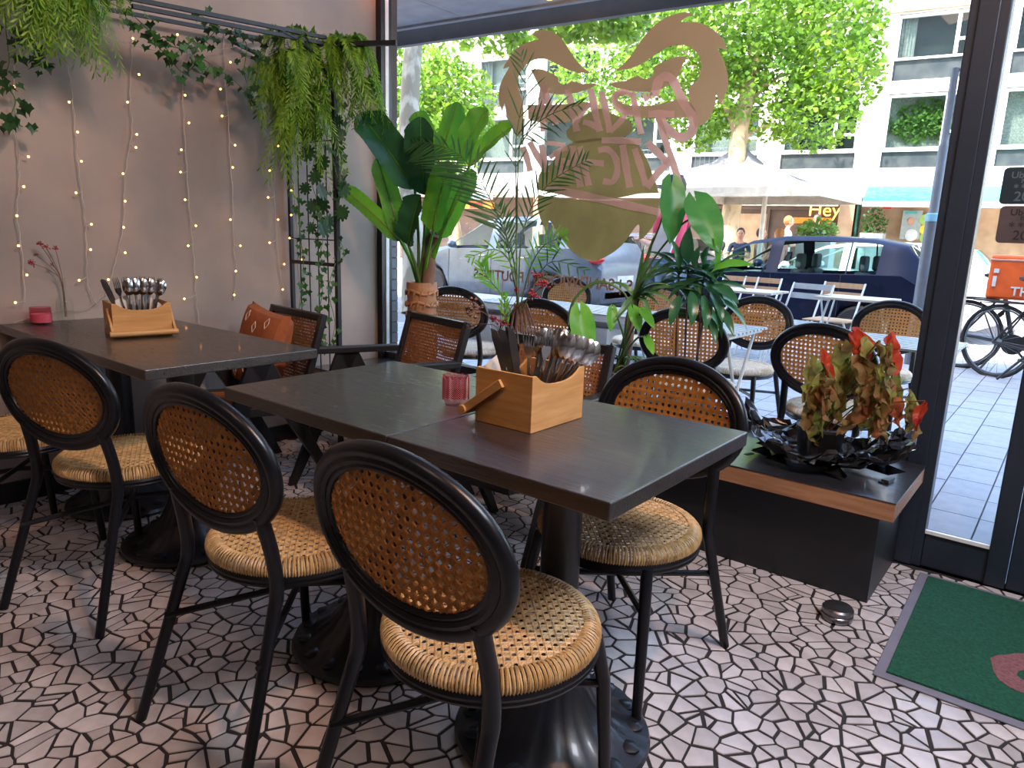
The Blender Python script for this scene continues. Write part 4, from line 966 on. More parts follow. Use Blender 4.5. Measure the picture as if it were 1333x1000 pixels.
def fern(center, label, n, L, spread, seed, lean=(0, 0), zsc=1.):
    random.seed(seed); t = thing('hanging_fern', label, 'fern', center)
    for k in range(n):
        a = random.uniform(0, 2 * pi); l = L * random.uniform(.55, 1.1)
        if cos(a) < -.2 and center[0] < -3.1: a = pi - a
        T = Matrix.Translation((random.uniform(-1, 1) * spread[0], random.uniform(-1, 1) * spread[1], random.uniform(-1, .4) * spread[2])) @ Matrix.Rotation(a, 4, 'Z') @ Matrix.Rotation(random.uniform(-.25, .35), 4, 'Y') @ Matrix.Rotation(random.uniform(-.5, .5), 4, 'X') @ Matrix.Diagonal((l * .62, l * .9, l * zsc, 1))
        inst(FR[k % 3], 'fern_frond', t, T)
    MB().ball((0, 0, 0), .03, 8).build('fern_crown', 'stem_green', t); return t
def ctr(px, py, x): return tuple(PX(px, py, x))
fern(ctr(72, -26, -3.16), 'bright fern bunch hanging at the top left over the wall table', 74, .31, (.05, .07, .05), 1)
fern(ctr(22, -30, -3.2), 'small fern bunch at the top left corner, left of the bright bunch', 34, .20, (.05, .06, .05), 12)
fern(ctr(152, -30, -3.1), 'short fern tip peeking in at the top near the arch rails', 12, .18, (.04, .03, .02), 3)
fern(ctr(388, 62, -3.10), 'large fern bunch hanging from the left end of the arch top', 58, .36, (.08, .10, .12), 4)
fern(ctr(360, 100, -3.2), 'fern bunch hanging lower left under the large arch fern', 26, .30, (.05, .08, .05), 5)
fern(ctr(395, 130, -3.05), 'long fern bunch hanging in front of the left arch post', 30, .38, (.04, .05, .10), 6)
fern(ctr(452, 60, -2.97), 'yellow-green fern bunch hanging from the right arch post beside the window', 46, .36, (.06, .05, .05), 7)
fern(ctr(478, 112, -2.93), 'fern tail trailing towards the banana leaves', 14, .30, (.03, .02, .04), 8)
def ivy_mesh(m):
    P = [(0, 0), (.30, -.26), (.42, .02), (.62, .22), (.30, .40), (.12, .62), (0, 1.0), (-.12, .62), (-.30, .40), (-.62, .22), (-.42, .02), (-.30, -.26)]
    vs = [(x, y, .12 * abs(x)) for x, y in P] + [(0, .35, 0)]
    return MB().add(vs, [(i, (i + 1) % 12, 12) for i in range(12)]).mesh('ivy_leaf', m, False)
def monst_mesh():
    mb = MB(); n = 40; pts = [(0, 0, 0)]
    for k in range(n + 1):
        a = 2 * pi * k / n; r = .55 * (1 - .12 * cos(a)) * (1 if k % 4 else .62); pts.append((r * sin(a) * .95, .42 - r * cos(a), .10 * abs(sin(a)) * r))
    pts[0] = (0, .4, 0); return mb.add(pts, [(0, k, k + 1) for k in range(1, n + 1)]).mesh('monstera_leaf', 'ivy_dark', False)
IV = {'l': ivy_mesh('ivy'), 'd': ivy_mesh('ivy_dark')}; MO = monst_mesh()
def garland(label, pts, nl, size, seed, kind='l', jit=.03, nm='ivy_garland'):
    random.seed(seed); P = [Vector(p) for p in pts]; t = thing(nm, label, 'garland', P[0]); O_ = P[0]; sp = [p - O_ for p in cr_spline(P, 8)]
    MB().tube(sp, .0022, 4).build('vine', 'stem_green', t)
    for k in range(nl):
        f = (k + random.random()) / nl * (len(sp) - 1.01); i = int(f); p = sp[i].lerp(sp[i + 1], f - i)
        q = p + Vector((random.uniform(-.2, 1) * jit, random.uniform(-1, 1) * jit, random.uniform(-1, .5) * jit))
        nrm = Vector((.8, -.5, .1)) + Vector((random.uniform(-.7, .7), random.uniform(-.7, .7), random.uniform(-.4, .6)))
        yv = Vector((random.uniform(-.5, .5), random.uniform(-.6, .6), -1)); zz = nrm.normalized(); xv = yv.cross(zz).normalized(); yv = zz.cross(xv)
        s = size * random.uniform(.65, 1.2)
        T = Matrix(((xv.x * s, yv.x * s, zz.x * s, q.x), (xv.y * s, yv.y * s, zz.y * s, q.y), (xv.z * s, yv.z * s, zz.z * s, q.z), (0, 0, 0, 1)))
        if q.x + O_.x < WX + .02: T[0][3] = WX + .03 - O_.x
        inst(MO if kind == 'm' else IV[kind if random.random() < .7 else 'd'], 'monstera_leaf' if kind == 'm' else 'ivy_leaf', t, T)
    return t
G = lambda L, x: [PX(a, b_, x) for a, b_ in L]
garland('dark ivy trailing down the far left wall edge beside the first light string', G([(5, -10), (8, 40), (12, 80), (6, 105), (20, 130), (14, 155), (30, 165)], -3.32), 34, .040, 1, 'd', .04)
garland('ivy below the bright fern at the top left', G([(25, 30), (45, 60), (55, 88), (40, 40)], -3.3), 14, .040, 2, 'd', .03)
garland('ivy wound along the middle of the arch rails', G([(125, -5), (170, 18), (200, 45), (230, 62), (262, 58), (285, 35)], -3.15), 62, .036, 3, 'l', .06)
garland('ivy hanging under the arch rails between the middle light strings', G([(195, 50), (220, 75), (240, 95), (262, 78), (280, 88)], -3.25), 26, .038, 4, 'l', .04)
garland('ivy on the right part of the arch rails beside the large fern', G([(255, 15), (290, 40), (320, 55), (318, 95), (330, 120), (345, 60), (365, 40), (395, 38)], -3.12), 52, .034, 5, 'd', .05)
garland('loose ivy end hanging left of the large arch fern', G([(262, 90), (290, 95), (308, 108), (330, 132)], -3.3), 9, .036, 6, 'd', .02)
garland('green ivy climbing down the left bars of the arch panel', G([(388, 250), (390, 300), (395, 340), (392, 380), (388, 430), (400, 465)], -3.25), 34, .034, 7, 'l', .03)
garland('green ivy climbing down the middle bars of the arch panel', G([(415, 270), (420, 310), (415, 345), (420, 380), (412, 420), (418, 450)], -3.10), 44, .034, 8, 'l', .035)
garland('green ivy trailing past the right arch post', G([(436, 300), (448, 330), (436, 345), (428, 380), (436, 420), (430, 450)], -3.0), 20, .030, 9, 'l', .03)
garland('ivy cluster crossing the bottom of the arch panel', G([(372, 425), (385, 440), (400, 445), (425, 450)], -3.15), 18, .034, 10, 'l', .03)
garland('dark leafy garland wound round the upper right arch post', G([(437, 130), (442, 170), (436, 200), (444, 230), (432, 250)], -3.0), 30, .040, 11, 'd', .035)
garland('split-leaf garland hanging inside the arch panel', G([(402, 150), (412, 190), (405, 230), (412, 262), (408, 290)], -3.12), 14, .075, 12, 'm', .05, 'monstera_garland')
garland('split-leaf garland on the outer side of the right arch post', G([(436, 150), (446, 170), (441, 262), (448, 270)], -2.98), 5, .075, 13, 'm', .02, 'monstera_garland')
# light strings
SL = [('first light string from the left, hanging beside the dried flowers', [(18, 85), (20, 160), (24, 205), (25, 240), (22, 280), (28, 330), (33, 392)], WX + .03),
      ('second light string from the left, ending behind the wall-table cutlery box', [(88, 85), (92, 110), (97, 150), (100, 205), (107, 250), (111, 290), (112, 330), (114, 365), (122, 392), (130, 396)], WX + .03),
      ('third light string from the left, bending left at the bottom', [(172, 45), (171, 90), (169, 130), (172, 168), (166, 200), (162, 240), (160, 290), (153, 330), (146, 352), (138, 385)], WX + .03),
      ('fourth light string, ending right of the cutlery box', [(234, 60), (236, 95), (239, 150), (242, 205), (245, 260), (250, 310), (253, 350), (255, 390), (259, 421)], WX + .03),
      ('fifth light string, just right of the middle of the wall', [(291, 36), (292, 90), (297, 150), (299, 200), (302, 250), (304, 310), (307, 355), (304, 392)], WX + .03),
      ('sixth light string, left of the arch panel', [(353, 160), (355, 210), (358, 265), (360, 320), (365, 360), (370, 378)], WX + .03),
      ('short light string hanging inside the arch panel', [(382, 230), (384, 270), (388, 310), (388, 350), (394, 395)], WX + .06)]
BLS = [[(18, 113), (8, 158), (37, 204), (31, 243), (22, 281), (24, 320), (35, 358), (20, 394)], [(90, 133), (101, 172), (106, 210), (99, 251), (119, 292), (118, 325), (103, 365)],
       [(173, 50), (181, 97), (166, 133), (178, 175), (177, 192), (160, 226), (163, 262), (161, 296), (163, 329), (141, 364)], [(231, 45), (241, 124), (246, 160), (236, 195), (235, 224), (241, 260), (255, 294), (245, 320), (256, 361), (240, 389)],
       [(300, 81), (287, 116), (289, 151), (306, 189), (303, 218), (300, 286), (313, 320), (307, 353), (305, 384)], [(362, 190), (351, 222), (349, 257), (362, 286), (351, 316), (370, 344), (368, 377)], [(379, 248), (379, 280), (377, 310), (392, 338), (395, 396)]]
for k, (lab, pts, x) in enumerate(SL):
    random.seed(50 + k); P0 = PX(*pts[0], x); t = thing('light_string', lab, 'string lights', P0)
    sp = cr_spline([PX(a + random.uniform(-.8, .8), b_, x) for a, b_ in pts], 6)
    MB().tube([p - P0 + Vector((0, .002 * sin(i * 1.7), 0)) for i, p in enumerate(sp)], .0022, 5).build('cable', 'cable_clear', t)
    for (bx, by) in BLS[k]:
        B = PX(bx, by, x + .012); near = min(sp, key=lambda q: (q - B).length + (.02 if q.z < B.z else 0))
        MB().tube([near - P0, (near + B) / 2 - P0 + Vector((.004, 0, -.004)), B - P0], .0016, 4).build('twig', 'cable_clear', t)
        MB().ball(B - P0, .0050, 8).build('bulb', 'bulb_glow', t)
gt = MB().tube(cr_spline(G([(90, 20), (150, 52), (235, 70), (300, 62), (380, 40)], -3.38), 5), .0018, 4).build('cable', 'cable_clear'); tag(gt, 'thin pale cable of the light strings running along the wall top', 'cable')
gt = MB().tube(cr_spline(G([(18, 420), (60, 408), (85, 404), (110, 404), (122, 397), (135, 385)], WX + .02), 5), .0014, 4).build('cable', 'cable_clear'); tag(gt, 'thin pale cable lying along the wall just above the wall table', 'cable')

# ------------------------------------------------------------------ emblem film and lettering on the shop window
Z4 = lambda L: [(630 + a / 4.033, b_ / 4.033) for a, b_ in L]
C2 = lambda L: [(420 + a / 2.666, b_ / 2.666) for a, b_ in L]
st = thing('window_sticker', 'large tan horned-face emblem film with mirrored shop lettering on the window', 'sticker', (0, 0, 0))
def film(pts, m, name, d=.008):
    y = GY - .0065 - d * .1; y2 = y - .0003
    a = [PY(p[0], p[1], y) for p in pts]; n = len(a); b_ = [Vector((p.x, y2, p.z)) for p in a]
    return MB().add(a + b_, [tuple(range(n)), tuple(range(n, 2 * n))[::-1]] + [(i, (i + 1) % n, n + (i + 1) % n, n + i) for i in range(n)]).build(name, m, st, smooth=False)
def smooth2(L, k=4, keep=()):
    return [(v.x, v.y) for v in cr_spline([(a, b_, 0) for a, b_ in L], k, False)]
lh = smooth2([(250, 178), (300, 157), (350, 165), (400, 195), (440, 250), (480, 310), (520, 355), (560, 383)]) + smooth2([(500, 382), (440, 365), (380, 335), (330, 312), (280, 310), (235, 330), (200, 365), (182, 410), (185, 470), (203, 530), (208, 600), (200, 660), (190, 725)]) + \
     smooth2([(160, 690), (135, 650), (118, 600), (108, 540)]) + smooth2([(97, 590), (78, 530), (80, 470), (100, 410), (135, 350)]) + smooth2([(100, 362), (115, 330), (150, 280), (200, 235), (290, 205)])
film(Z4(lh), 'film_gold', 'horn')
rh = smooth2([(690, 372), (750, 320), (800, 250), (850, 180), (900, 130), (960, 90), (1020, 70), (1060, 65), (1105, 75)]) + smooth2([(1060, 92), (1035, 115), (1100, 115), (1160, 130), (1220, 170), (1260, 215), (1275, 262)]) + smooth2([(1225, 250), (1255, 310), (1275, 370), (1283, 430), (1270, 490), (1235, 545)]) + \
     smooth2([(1217, 478), (1215, 540), (1195, 600), (1160, 645), (1110, 672)]) + smooth2([(1095, 600), (1075, 470), (1120, 420), (1140, 360), (1135, 310), (1110, 270), (1060, 240), (1010, 235), (950, 255), (880, 300), (820, 340), (760, 362)])
film(Z4(rh), 'film_gold', 'horn')
film(Z4(smooth2([(245, 365), (300, 363), (345, 380), (385, 402)]) + smooth2([(392, 430), (415, 445), (440, 440), (455, 425)]) + smooth2([(520, 440), (590, 440), (550, 468), (480, 488), (420, 495), (360, 492), (305, 474), (272, 420)])), 'film_gold', 'brow')
film(Z4(smooth2([(1065, 298), (1000, 300), (940, 325), (893, 352)]) + smooth2([(890, 385), (865, 412), (835, 412), (810, 398)]) + smooth2([(740, 425), (660, 440), (700, 462), (760, 475), (830, 482), (900, 475), (965, 450), (1012, 410), (1040, 350)])), 'film_gold', 'brow')
film(Z4(smooth2([(228, 548), (330, 552), (440, 545), (530, 535), (560, 548), (500, 600), (450, 640), (360, 640), (280, 640), (235, 625)])), 'film_gold', 'cheek', .012)
film(Z4(smooth2([(680, 490), (720, 480), (760, 490), (700, 515), (740, 548), (840, 556), (930, 546), (1030, 520), (1090, 545), (1112, 600), (1050, 618), (900, 622), (800, 612), (720, 575), (685, 540)])), 'film_gold', 'cheek', .012)
film(Z4(smooth2([(430, 690), (500, 625), (600, 570), (690, 605), (770, 640), (778, 685), (740, 718), (640, 732), (560, 745), (480, 750), (440, 725)])), 'film_olive', 'muzzle', .016)
film(C2(smooth2([(748, 660), (752, 605), (790, 570), (830, 520), (880, 490), (960, 480), (1060, 482), (1110, 525), (1140, 590), (1168, 670)]) + smooth2([(1100, 672), (1000, 690), (900, 690), (820, 675)])), 'film_olive', 'jaw', .012)
film(C2([(748, 677)] + smooth2([(745, 720), (758, 765), (780, 800), (788, 765), (830, 830), (880, 885), (935, 905), (985, 890), (1040, 850), (1096, 778), (1100, 832), (1140, 795), (1166, 745)]) + [(1168, 690), (1000, 697), (850, 690)]), 'film_olive', 'chin')
def stroke(L, w, fn, d, m='film_pink', nm='letter'):
    P = [Vector((a, b_, 0)) for a, b_ in fn(smooth2(L, 4))]; lf = []; rt = []
    for i, p in enumerate(P):
        t = (P[min(i + 1, len(P) - 1)] - P[max(i - 1, 0)]).normalized(); n = Vector((-t.y, t.x, 0)); k = w * (1 - .10 * sin(i * 1.3))
        lf.append(p + n * k / 2); rt.append(p - n * k / 2)
    film([(q.x, q.y) for q in lf + rt[::-1]], m, nm, d)
k_ = 0
LET = [('z', [(895, 505), (915, 430), (950, 402), (990, 420), (1020, 480), (1060, 560), (1095, 620), (1092, 690), (1045, 722), (990, 700), (950, 660), (920, 615)], 9.5), ('z', [(862, 600), (930, 598), (1000, 602)], 8), ('z', [(915, 610), (950, 730), (990, 850), (1035, 985)], 7),
       ('z', [(838, 492), (856, 530)], 4.5), ('z', [(870, 485), (872, 520)], 4), ('z', [(780, 488), (800, 590), (826, 705)], 6.5), ('z', [(785, 498), (720, 482), (685, 510), (700, 560), (745, 590), (800, 592)], 6), ('z', [(745, 592), (715, 640), (660, 690)], 6),
       ('z', [(618, 480), (640, 580), (662, 695)], 7), ('z', [(560, 468), (580, 570), (608, 690)], 7), ('z', [(608, 680), (560, 650), (520, 640)], 6), ('z', [(440, 468), (460, 560), (488, 690)], 7), ('z', [(490, 640), (520, 585), (560, 550)], 5), ('z', [(312, 440), (335, 530), (378, 655)], 6.5), ('z', [(312, 440), (300, 560), (315, 690)], 6.5), ('z', [(232, 570), (310, 575), (390, 560)], 6.5),
       ('z', [(858, 745), (910, 800), (968, 855)], 8), ('z', [(968, 855), (920, 900), (855, 985)], 7.5), ('z', [(790, 780), (820, 870), (852, 975)], 7), ('z', [(618, 738), (720, 738), (825, 745)], 7), ('z', [(728, 760), (745, 870), (765, 985)], 7.5),
       ('z', [(600, 790), (650, 785), (690, 830), (700, 900), (675, 955), (625, 950)], 6.5), ('z', [(505, 770), (528, 870), (550, 975)], 7), ('z', [(465, 765), (480, 860), (508, 985)], 7), ('z', [(430, 855), (520, 850), (630, 858)], 6.5),
       ('z', [(380, 790), (395, 850), (415, 925)], 6.5), ('z', [(345, 830), (400, 790), (440, 780)], 5), ('z', [(370, 860), (430, 840)], 5), ('z', [(385, 920), (440, 900)], 5), ('z', [(300, 760), (315, 830), (325, 905)], 6.5), ('z', [(325, 750), (380, 755), (425, 762)], 5), ('z', [(325, 895), (275, 810), (240, 745)], 6.5), ('z', [(205, 770), (225, 830), (243, 900)], 6.5)]
for q, (_, L, w_) in enumerate(LET): stroke(L, w_ * 1.25, Z4, .020 + .004 * (q % 4))
stroke([(775, 652), (900, 678), (1040, 708), (1172, 738)], 10.5, C2, .040)
# mirrored line of words: reads from the street
def glass_text(txt, cxp, czp, wpx, m, name, parent, flip=True, thick=.0004, bold=.0, dy=.009):
    me = text_mesh(txt, .1, m, thick, bold); xs = [v.co.x for v in me.vertices]; wd = max(xs) - min(xs)
    a = PY(cxp - wpx / 2, czp[0], GY - dy); e = PY(cxp + wpx / 2, czp[1], GY - dy); s = (e - a).length / wd; o = bpy.data.objects.new(name, me); COL.objects.link(o); o.parent = parent
    mid = (a + e) / 2; ang = 0
    o.matrix_local = Matrix.Translation((mid.x, GY - dy, (a.z + e.z) / 2)) @ Matrix.Rotation(rad(90), 4, 'X') @ Matrix.Diagonal((-s if flip else s, s, 1, 1)); return o
wl = thing('window_lettering', 'thin mirrored line of menu words low on the window behind the palm', 'lettering', (0, 0, 0))
glass_text('S | SANDWICHES | POUTINES', 720, (353, 378), 206, 'film_letter', 'words', wl, bold=.0022)
# stickers on the narrow door light (read from inside)
def sticker(pxs, name, label, m, r, texts):
    t = thing(name, label, 'sticker', (0, 0, 0)); y = GY - .0055
    a = PY(*pxs[0], y); e = PY(*pxs[1], y); x0, z1 = a.x, a.z; z0 = PY(*pxs[2], y).z; x1 = x0 + r
    q = .014; P = []
    for (cx, cz, a0_) in ((x1 - q, z1 - q, 0), (x0 + q, z1 - q, 90), (x0 + q, z0 + q, 180), (x1 - q, z0 + q, 270)):
        for k in range(5): P.append((cx + q * cos(rad(a0_ + 22.5 * k)), cz + q * sin(rad(a0_ + 22.5 * k))))
    MB().prism(P, .0008, T=Matrix(((1, 0, 0, 0), (0, 0, -1, y), (0, 1, 0, 0), (0, 0, 0, 1)))).build('film_sheet', m, t, smooth=False)
    for (tx, f, s, mm) in texts:
        me = text_mesh(tx, s, mm, .0003, .0004); o = bpy.data.objects.new('words', me); COL.objects.link(o); o.parent = t
        o.matrix_local = Matrix.Translation(((x0 + x1) / 2, y - .0012, z1 + (z0 - z1) * f)) @ Matrix.Rotation(rad(90), 4, 'X')
    return t
sticker([(1308, 218), (1310, 220), (1306, 266)], 'rating_sticker', 'dark rounded rating sticker on the narrow door glass, the upper one', 'sticker_dark', .165, [('Uber Eats', .22, .030, 'ink_grey'), ('Favoriet', .38, .018, 'ink_grey'), ('* * * * *', .56, .030, 'ink_grey'), ('2021', .80, .044, 'ink_grey')])
sticker([(1303, 268), (1303, 269), (1296, 316)], 'rating_sticker', 'brown square rating sticker on the narrow door glass, the lower one', 'sticker_brown', .180, [('Uber Eats', .18, .030, 'ink_black'), ('Favoriet', .33, .018, 'ink_black'), ('* * * * *', .56, .036, 'ink_black'), ('2022', .80, .044, 'ink_black')])
# ------------------------------------------------------------------ terrace and street
GZ = 0.0; RZ = -.15
struct(MB().box((-14, 3.0, -.3), (8, 9.25, GZ - .012)).build('ground_terrace', 'joint', smooth=False))
tp = bpy.data.objects['ground_terrace']
struct(MB().box((-14, 9.12, -.3), (8, 9.27, .004)).build('trim_1', 'concrete', smooth=False, bevel=.01))
struct(MB().box((-40, 9.27, -.3), (30, 13.9, RZ)).build('ground_road', 'asphalt', smooth=False))
struct(MB().box((-40, 13.9, -.3), (30, 34, .0)).build('ground_far_pavement', 'far_paving', smooth=False))
random.seed(77)
pv = MB(); pm = {}
cand = []
x = -7.0; col = 0
while x < 1.8:
    wd = .20; y = 3.0 - random.random() * .3
    while y < 9.1:
        L = .30; cand.append((x, max(y, 3.0), wd, min(y + L, 9.12) - max(y, 3.0))); y += L
    x += wd; col += 1
def score(c):
    iv = inview((c[0] + .1, c[1] + .15)); 
    if not iv: return 0
    return (3. if 1195 < iv[1] < 1320 else 1.) / iv[0] ** 3
cand = [c for c in cand if c[3] > .03]; cand.sort(key=lambda c: -score(c))
base = MB().box((-.0965, -.1465, -.03), (.0965, .1465, 0)).mesh('paving_slab', 'paver', False)
for k, (x, y, wd, L) in enumerate(cand):
    if k < 298:
        o = inst(base, 'paving_slab', tp, Matrix.Translation((x + .1, y + L / 2, random.uniform(-.0015, .0005))) @ Matrix.Diagonal((1, (L - .007) / .293, 1, 1)))
    else: pv.box((x + .0035, y + .0035, -.03), (x + .1965, y + L - .0035, random.uniform(-.0015, .0005)))
o = pv.build('paving_slabs', 'paver', tp, smooth=False); o['kind'] = 'stuff'
# soffit of the terrace canopy outside the window
zs = 2.62
def at_z(px, py): return PZ(px, py, zs)
A_, B_ = at_z(515, 36), at_z(905, -26)
cn = thing('terrace_canopy', 'white panelled canopy soffit with grey fascia over the terrace', 'canopy', (0, 0, 0))
dv = (B_ - A_).normalized(); nb = Vector((dv.y, -dv.x, 0))      # towards the facade
if nb.y > 0: nb = -nb
L0 = A_ - dv * 3; L1 = B_ + dv * 3
joints = [PZ(593, 18, zs), PZ(648 + 20, 8, zs)]
t0 = (joints[0] - L0).dot(dv); step = .82
ts = [t0 + step * k for k in range(-6, 9)]
for a_, b__ in zip(ts[:-1], ts[1:]):
    p0 = L0 + dv * (a_ + .005); p1 = L0 + dv * (b__ - .005); vs = []
    q = [p0, p1, Vector((p1.x, 3.075, zs)), Vector((p0.x, 3.075, zs))]
    MB().add([(v.x, v.y, z) for z in (zs, zs + .03) for v in q], [(3, 2, 1, 0), (4, 5, 6, 7), (0, 1, 5, 4), (1, 2, 6, 5), (2, 3, 7, 6), (3, 0, 4, 7)]).build('soffit_panel', 'soffit', cn, smooth=False)
mb = MB(); mb.bar(L0 - nb * .02 + Vector((0, 0, .01)), L1 - nb * .02 + Vector((0, 0, .01)), .04, .05); mb.build('fascia', 'soffit', cn, smooth=False)
MB().bar(L0 - nb * .16 + Vector((0, 0, -.02)), L1 - nb * .16 + Vector((0, 0, -.02)), .05, .13).build('gutter', 'fascia_dark', cn, smooth=False)
pz = PZ(715, 2, zs - .05); ob = thing('orange_lamp', 'small orange lamp under the terrace canopy edge', 'lamp', (pz.x, pz.y, zs - .01))
MB().lathe([(0, -.03), (.02, -.028), (.03, -.01), (.03, .0), (0, .0)], 16).build('shade', 'lamp_orange', ob)
pz = PZ(540, 10, zs); oh = thing('patio_heater', 'glowing red heater bar mounted under the canopy soffit', 'heater', (pz.x + .1, pz.y - .55, zs - .06))
MB().box((-.3, -.05, 0), (.3, .05, .05)).build('housing', 'trim_black', oh, smooth=False); MB().tube([(-.28, 0, -.01), (.28, 0, -.01)], .015, 8).build('element', 'lamp_red', oh)

# slatted terrace tables
def slat_table(x0, x1, y0, y1, label, ns=11, z=.715):
    t = thing('slatted_table', label, 'table', ((x0 + x1) / 2, (y0 + y1) / 2, 0), 0, 'slatted terrace tables'); hx = (x1 - x0) / 2; hy = (y1 - y0) / 2
    for k in range(ns): y = -hy + .02 + (2 * hy - .04) * k / (ns - 1); MB().box((-hx, y - .018, z - .012), (hx, y + .018, z)).build('slat', 'table_slat', t, smooth=False)
    MB().bar((-hx + .04, -hy, z - .022), (-hx + .04, hy, z - .022), .02).bar((hx - .04, -hy, z - .022), (hx - .04, hy, z - .022), .02).build('frame', 'chair_metal', t, smooth=False)
    for s in (-1, 1):
        for q in (-1, 1): MB().tube([(s * (hx - .06), -q * (hy - .04), z - .03), (s * (hx - .06), q * (hy - .06), 0)], .010, 8).build('leg', 'chair_metal', t)
slat_table(-3.45, -2.05, 3.82, 4.32, 'long pale slatted table behind the window lettering', 9)
slat_table(-1.92, -1.38, 3.60, 4.08, 'pale slatted table with crossed wire legs beside the pale seat', 9)
slat_table(-.98, -.42, 3.80, 4.34, 'pale slatted table cut by the black window post', 9)
# folding bistro chairs and tables by the kerb
def folding_chair(loc, rz, wood, label):
    t = thing('folding_chair', label, 'chair', loc, rz, 'folding chairs by the kerb'); m = 'slat_wood' if wood else 'table_slat'; w = .20
    for s in (-1, 1):
        MB().tube([(s * w, -.20, .82), (s * w, .0, .44), (s * w, .24, 0)], .010, 6).build('leg', 'chair_metal', t); MB().tube([(s * (w - .02), .18, .45), (s * (w - .02), -.24, 0)], .010, 6).build('leg', 'chair_metal', t)
    for z in (.79, .70): y = -.20 + (.82 - z) * .2 / .38; MB().box((-w, y - .022, z - .027), (w, y - .010, z + .027)).build('back_slat', m, t, smooth=False)
    for k in range(5): y = -.16 + .085 * k; MB().box((-w, y, .445), (w, y + .07, .458)).build('seat_slat', m, t, smooth=False)
    return t
def pz_(px, py, h): return PZ(px, py, GZ + h)
for (px, py, rz, wood, lab) in [(985, 360, 3.1, 1, 'wooden folding chair back in front of the navy car bonnet'), (1090, 366, 3.0, 1, 'wooden folding chair back in front of the navy car doors'), (1046, 372, 2.95, 0, 'grey metal folding chair in front of the navy car'), (955, 362, 3.1, 1, 'wooden folding chair half hidden by the glossy plant')]:
    q = PY(px, py, 7.0 if not wood else 7.6); d_y = q.y
    folding_chair((q.x, d_y, 0), rz, wood, lab)
def wood_table(x, y, label):
    t = thing('folding_table', label, 'table', (x, y, 0), 0, 'small folding tables'); 
    for k in range(6): MB().box((-.32, -.27 + .09 * k, .70), (.32, -.19 + .09 * k, .72)).build('slat', 'canvas_white', t, smooth=False)
    for s in (-1, 1):
        for q in (-1, 1): MB().tube([(s * .26, -q * .24, .70), (s * .26, q * .22, 0)], .009, 6).build('leg', 'chair_metal', t)
q = PY(975, 372, 7.1); wood_table(q.x, 7.1, 'small pale folding table left of the grey folding chair')
q = PY(1118, 378, 7.2); wood_table(q.x, 7.2, 'small pale folding table right of the grey folding chair')
# concrete planter bench
q0 = PY(618, 384, 6.2); cb = thing('concrete_bench', 'long grey concrete bench block behind the outdoor tables', 'bench', (0, 0, 0))
MB().box((-6.3, 6.0, 0), (-3.6, 6.5, .30)).build('base', 'concrete', cb, smooth=False); MB().box((-6.4, 5.9, .38), (-3.3, 6.6, .46)).box((-6.4, 6.1, .30), (-6.0, 6.4, .38)).box((-3.9, 6.1, .30), (-3.5, 6.4, .38)).build('seat_slab', 'concrete', cb, smooth=False, bevel=.006)
# lamp post
q = PY(1207, 330, 8.3); HP = PY(1250, 88, 8.3).z; pp = thing('street_pole', 'grey metal street pole with blue folded cloth, left of the wide window post', 'pole', (q.x, 8.3, 0))
MB().lathe([(.062, 0), (.062, 1.5), (.060, 1.52), (.045, 1.56), (.045, HP * .75), (.034, HP * .76), (.034, HP), (0, HP + .01)], 20).build('shaft', 'pole_grey', pp)
MB().lathe([(.052, 1.45), (.068, 1.46), (.068, 1.53), (.05, 1.54)], 20).build('collar', 'sign_blue', pp)
MB().lathe([(.012, HP - .62), (.03, HP - .55), (.035, HP - .1), (.02, HP), (.0, HP + .02)], 10, (.10, 0, 0)).build('folded_cloth', 'blue_cloth', pp)
MB().bar((0, 0, HP - .03), (.14, 0, HP), .03).bar((0, 0, HP - .6), (.12, 0, HP - .61), .02).build('bracket', 'pole_grey', pp)

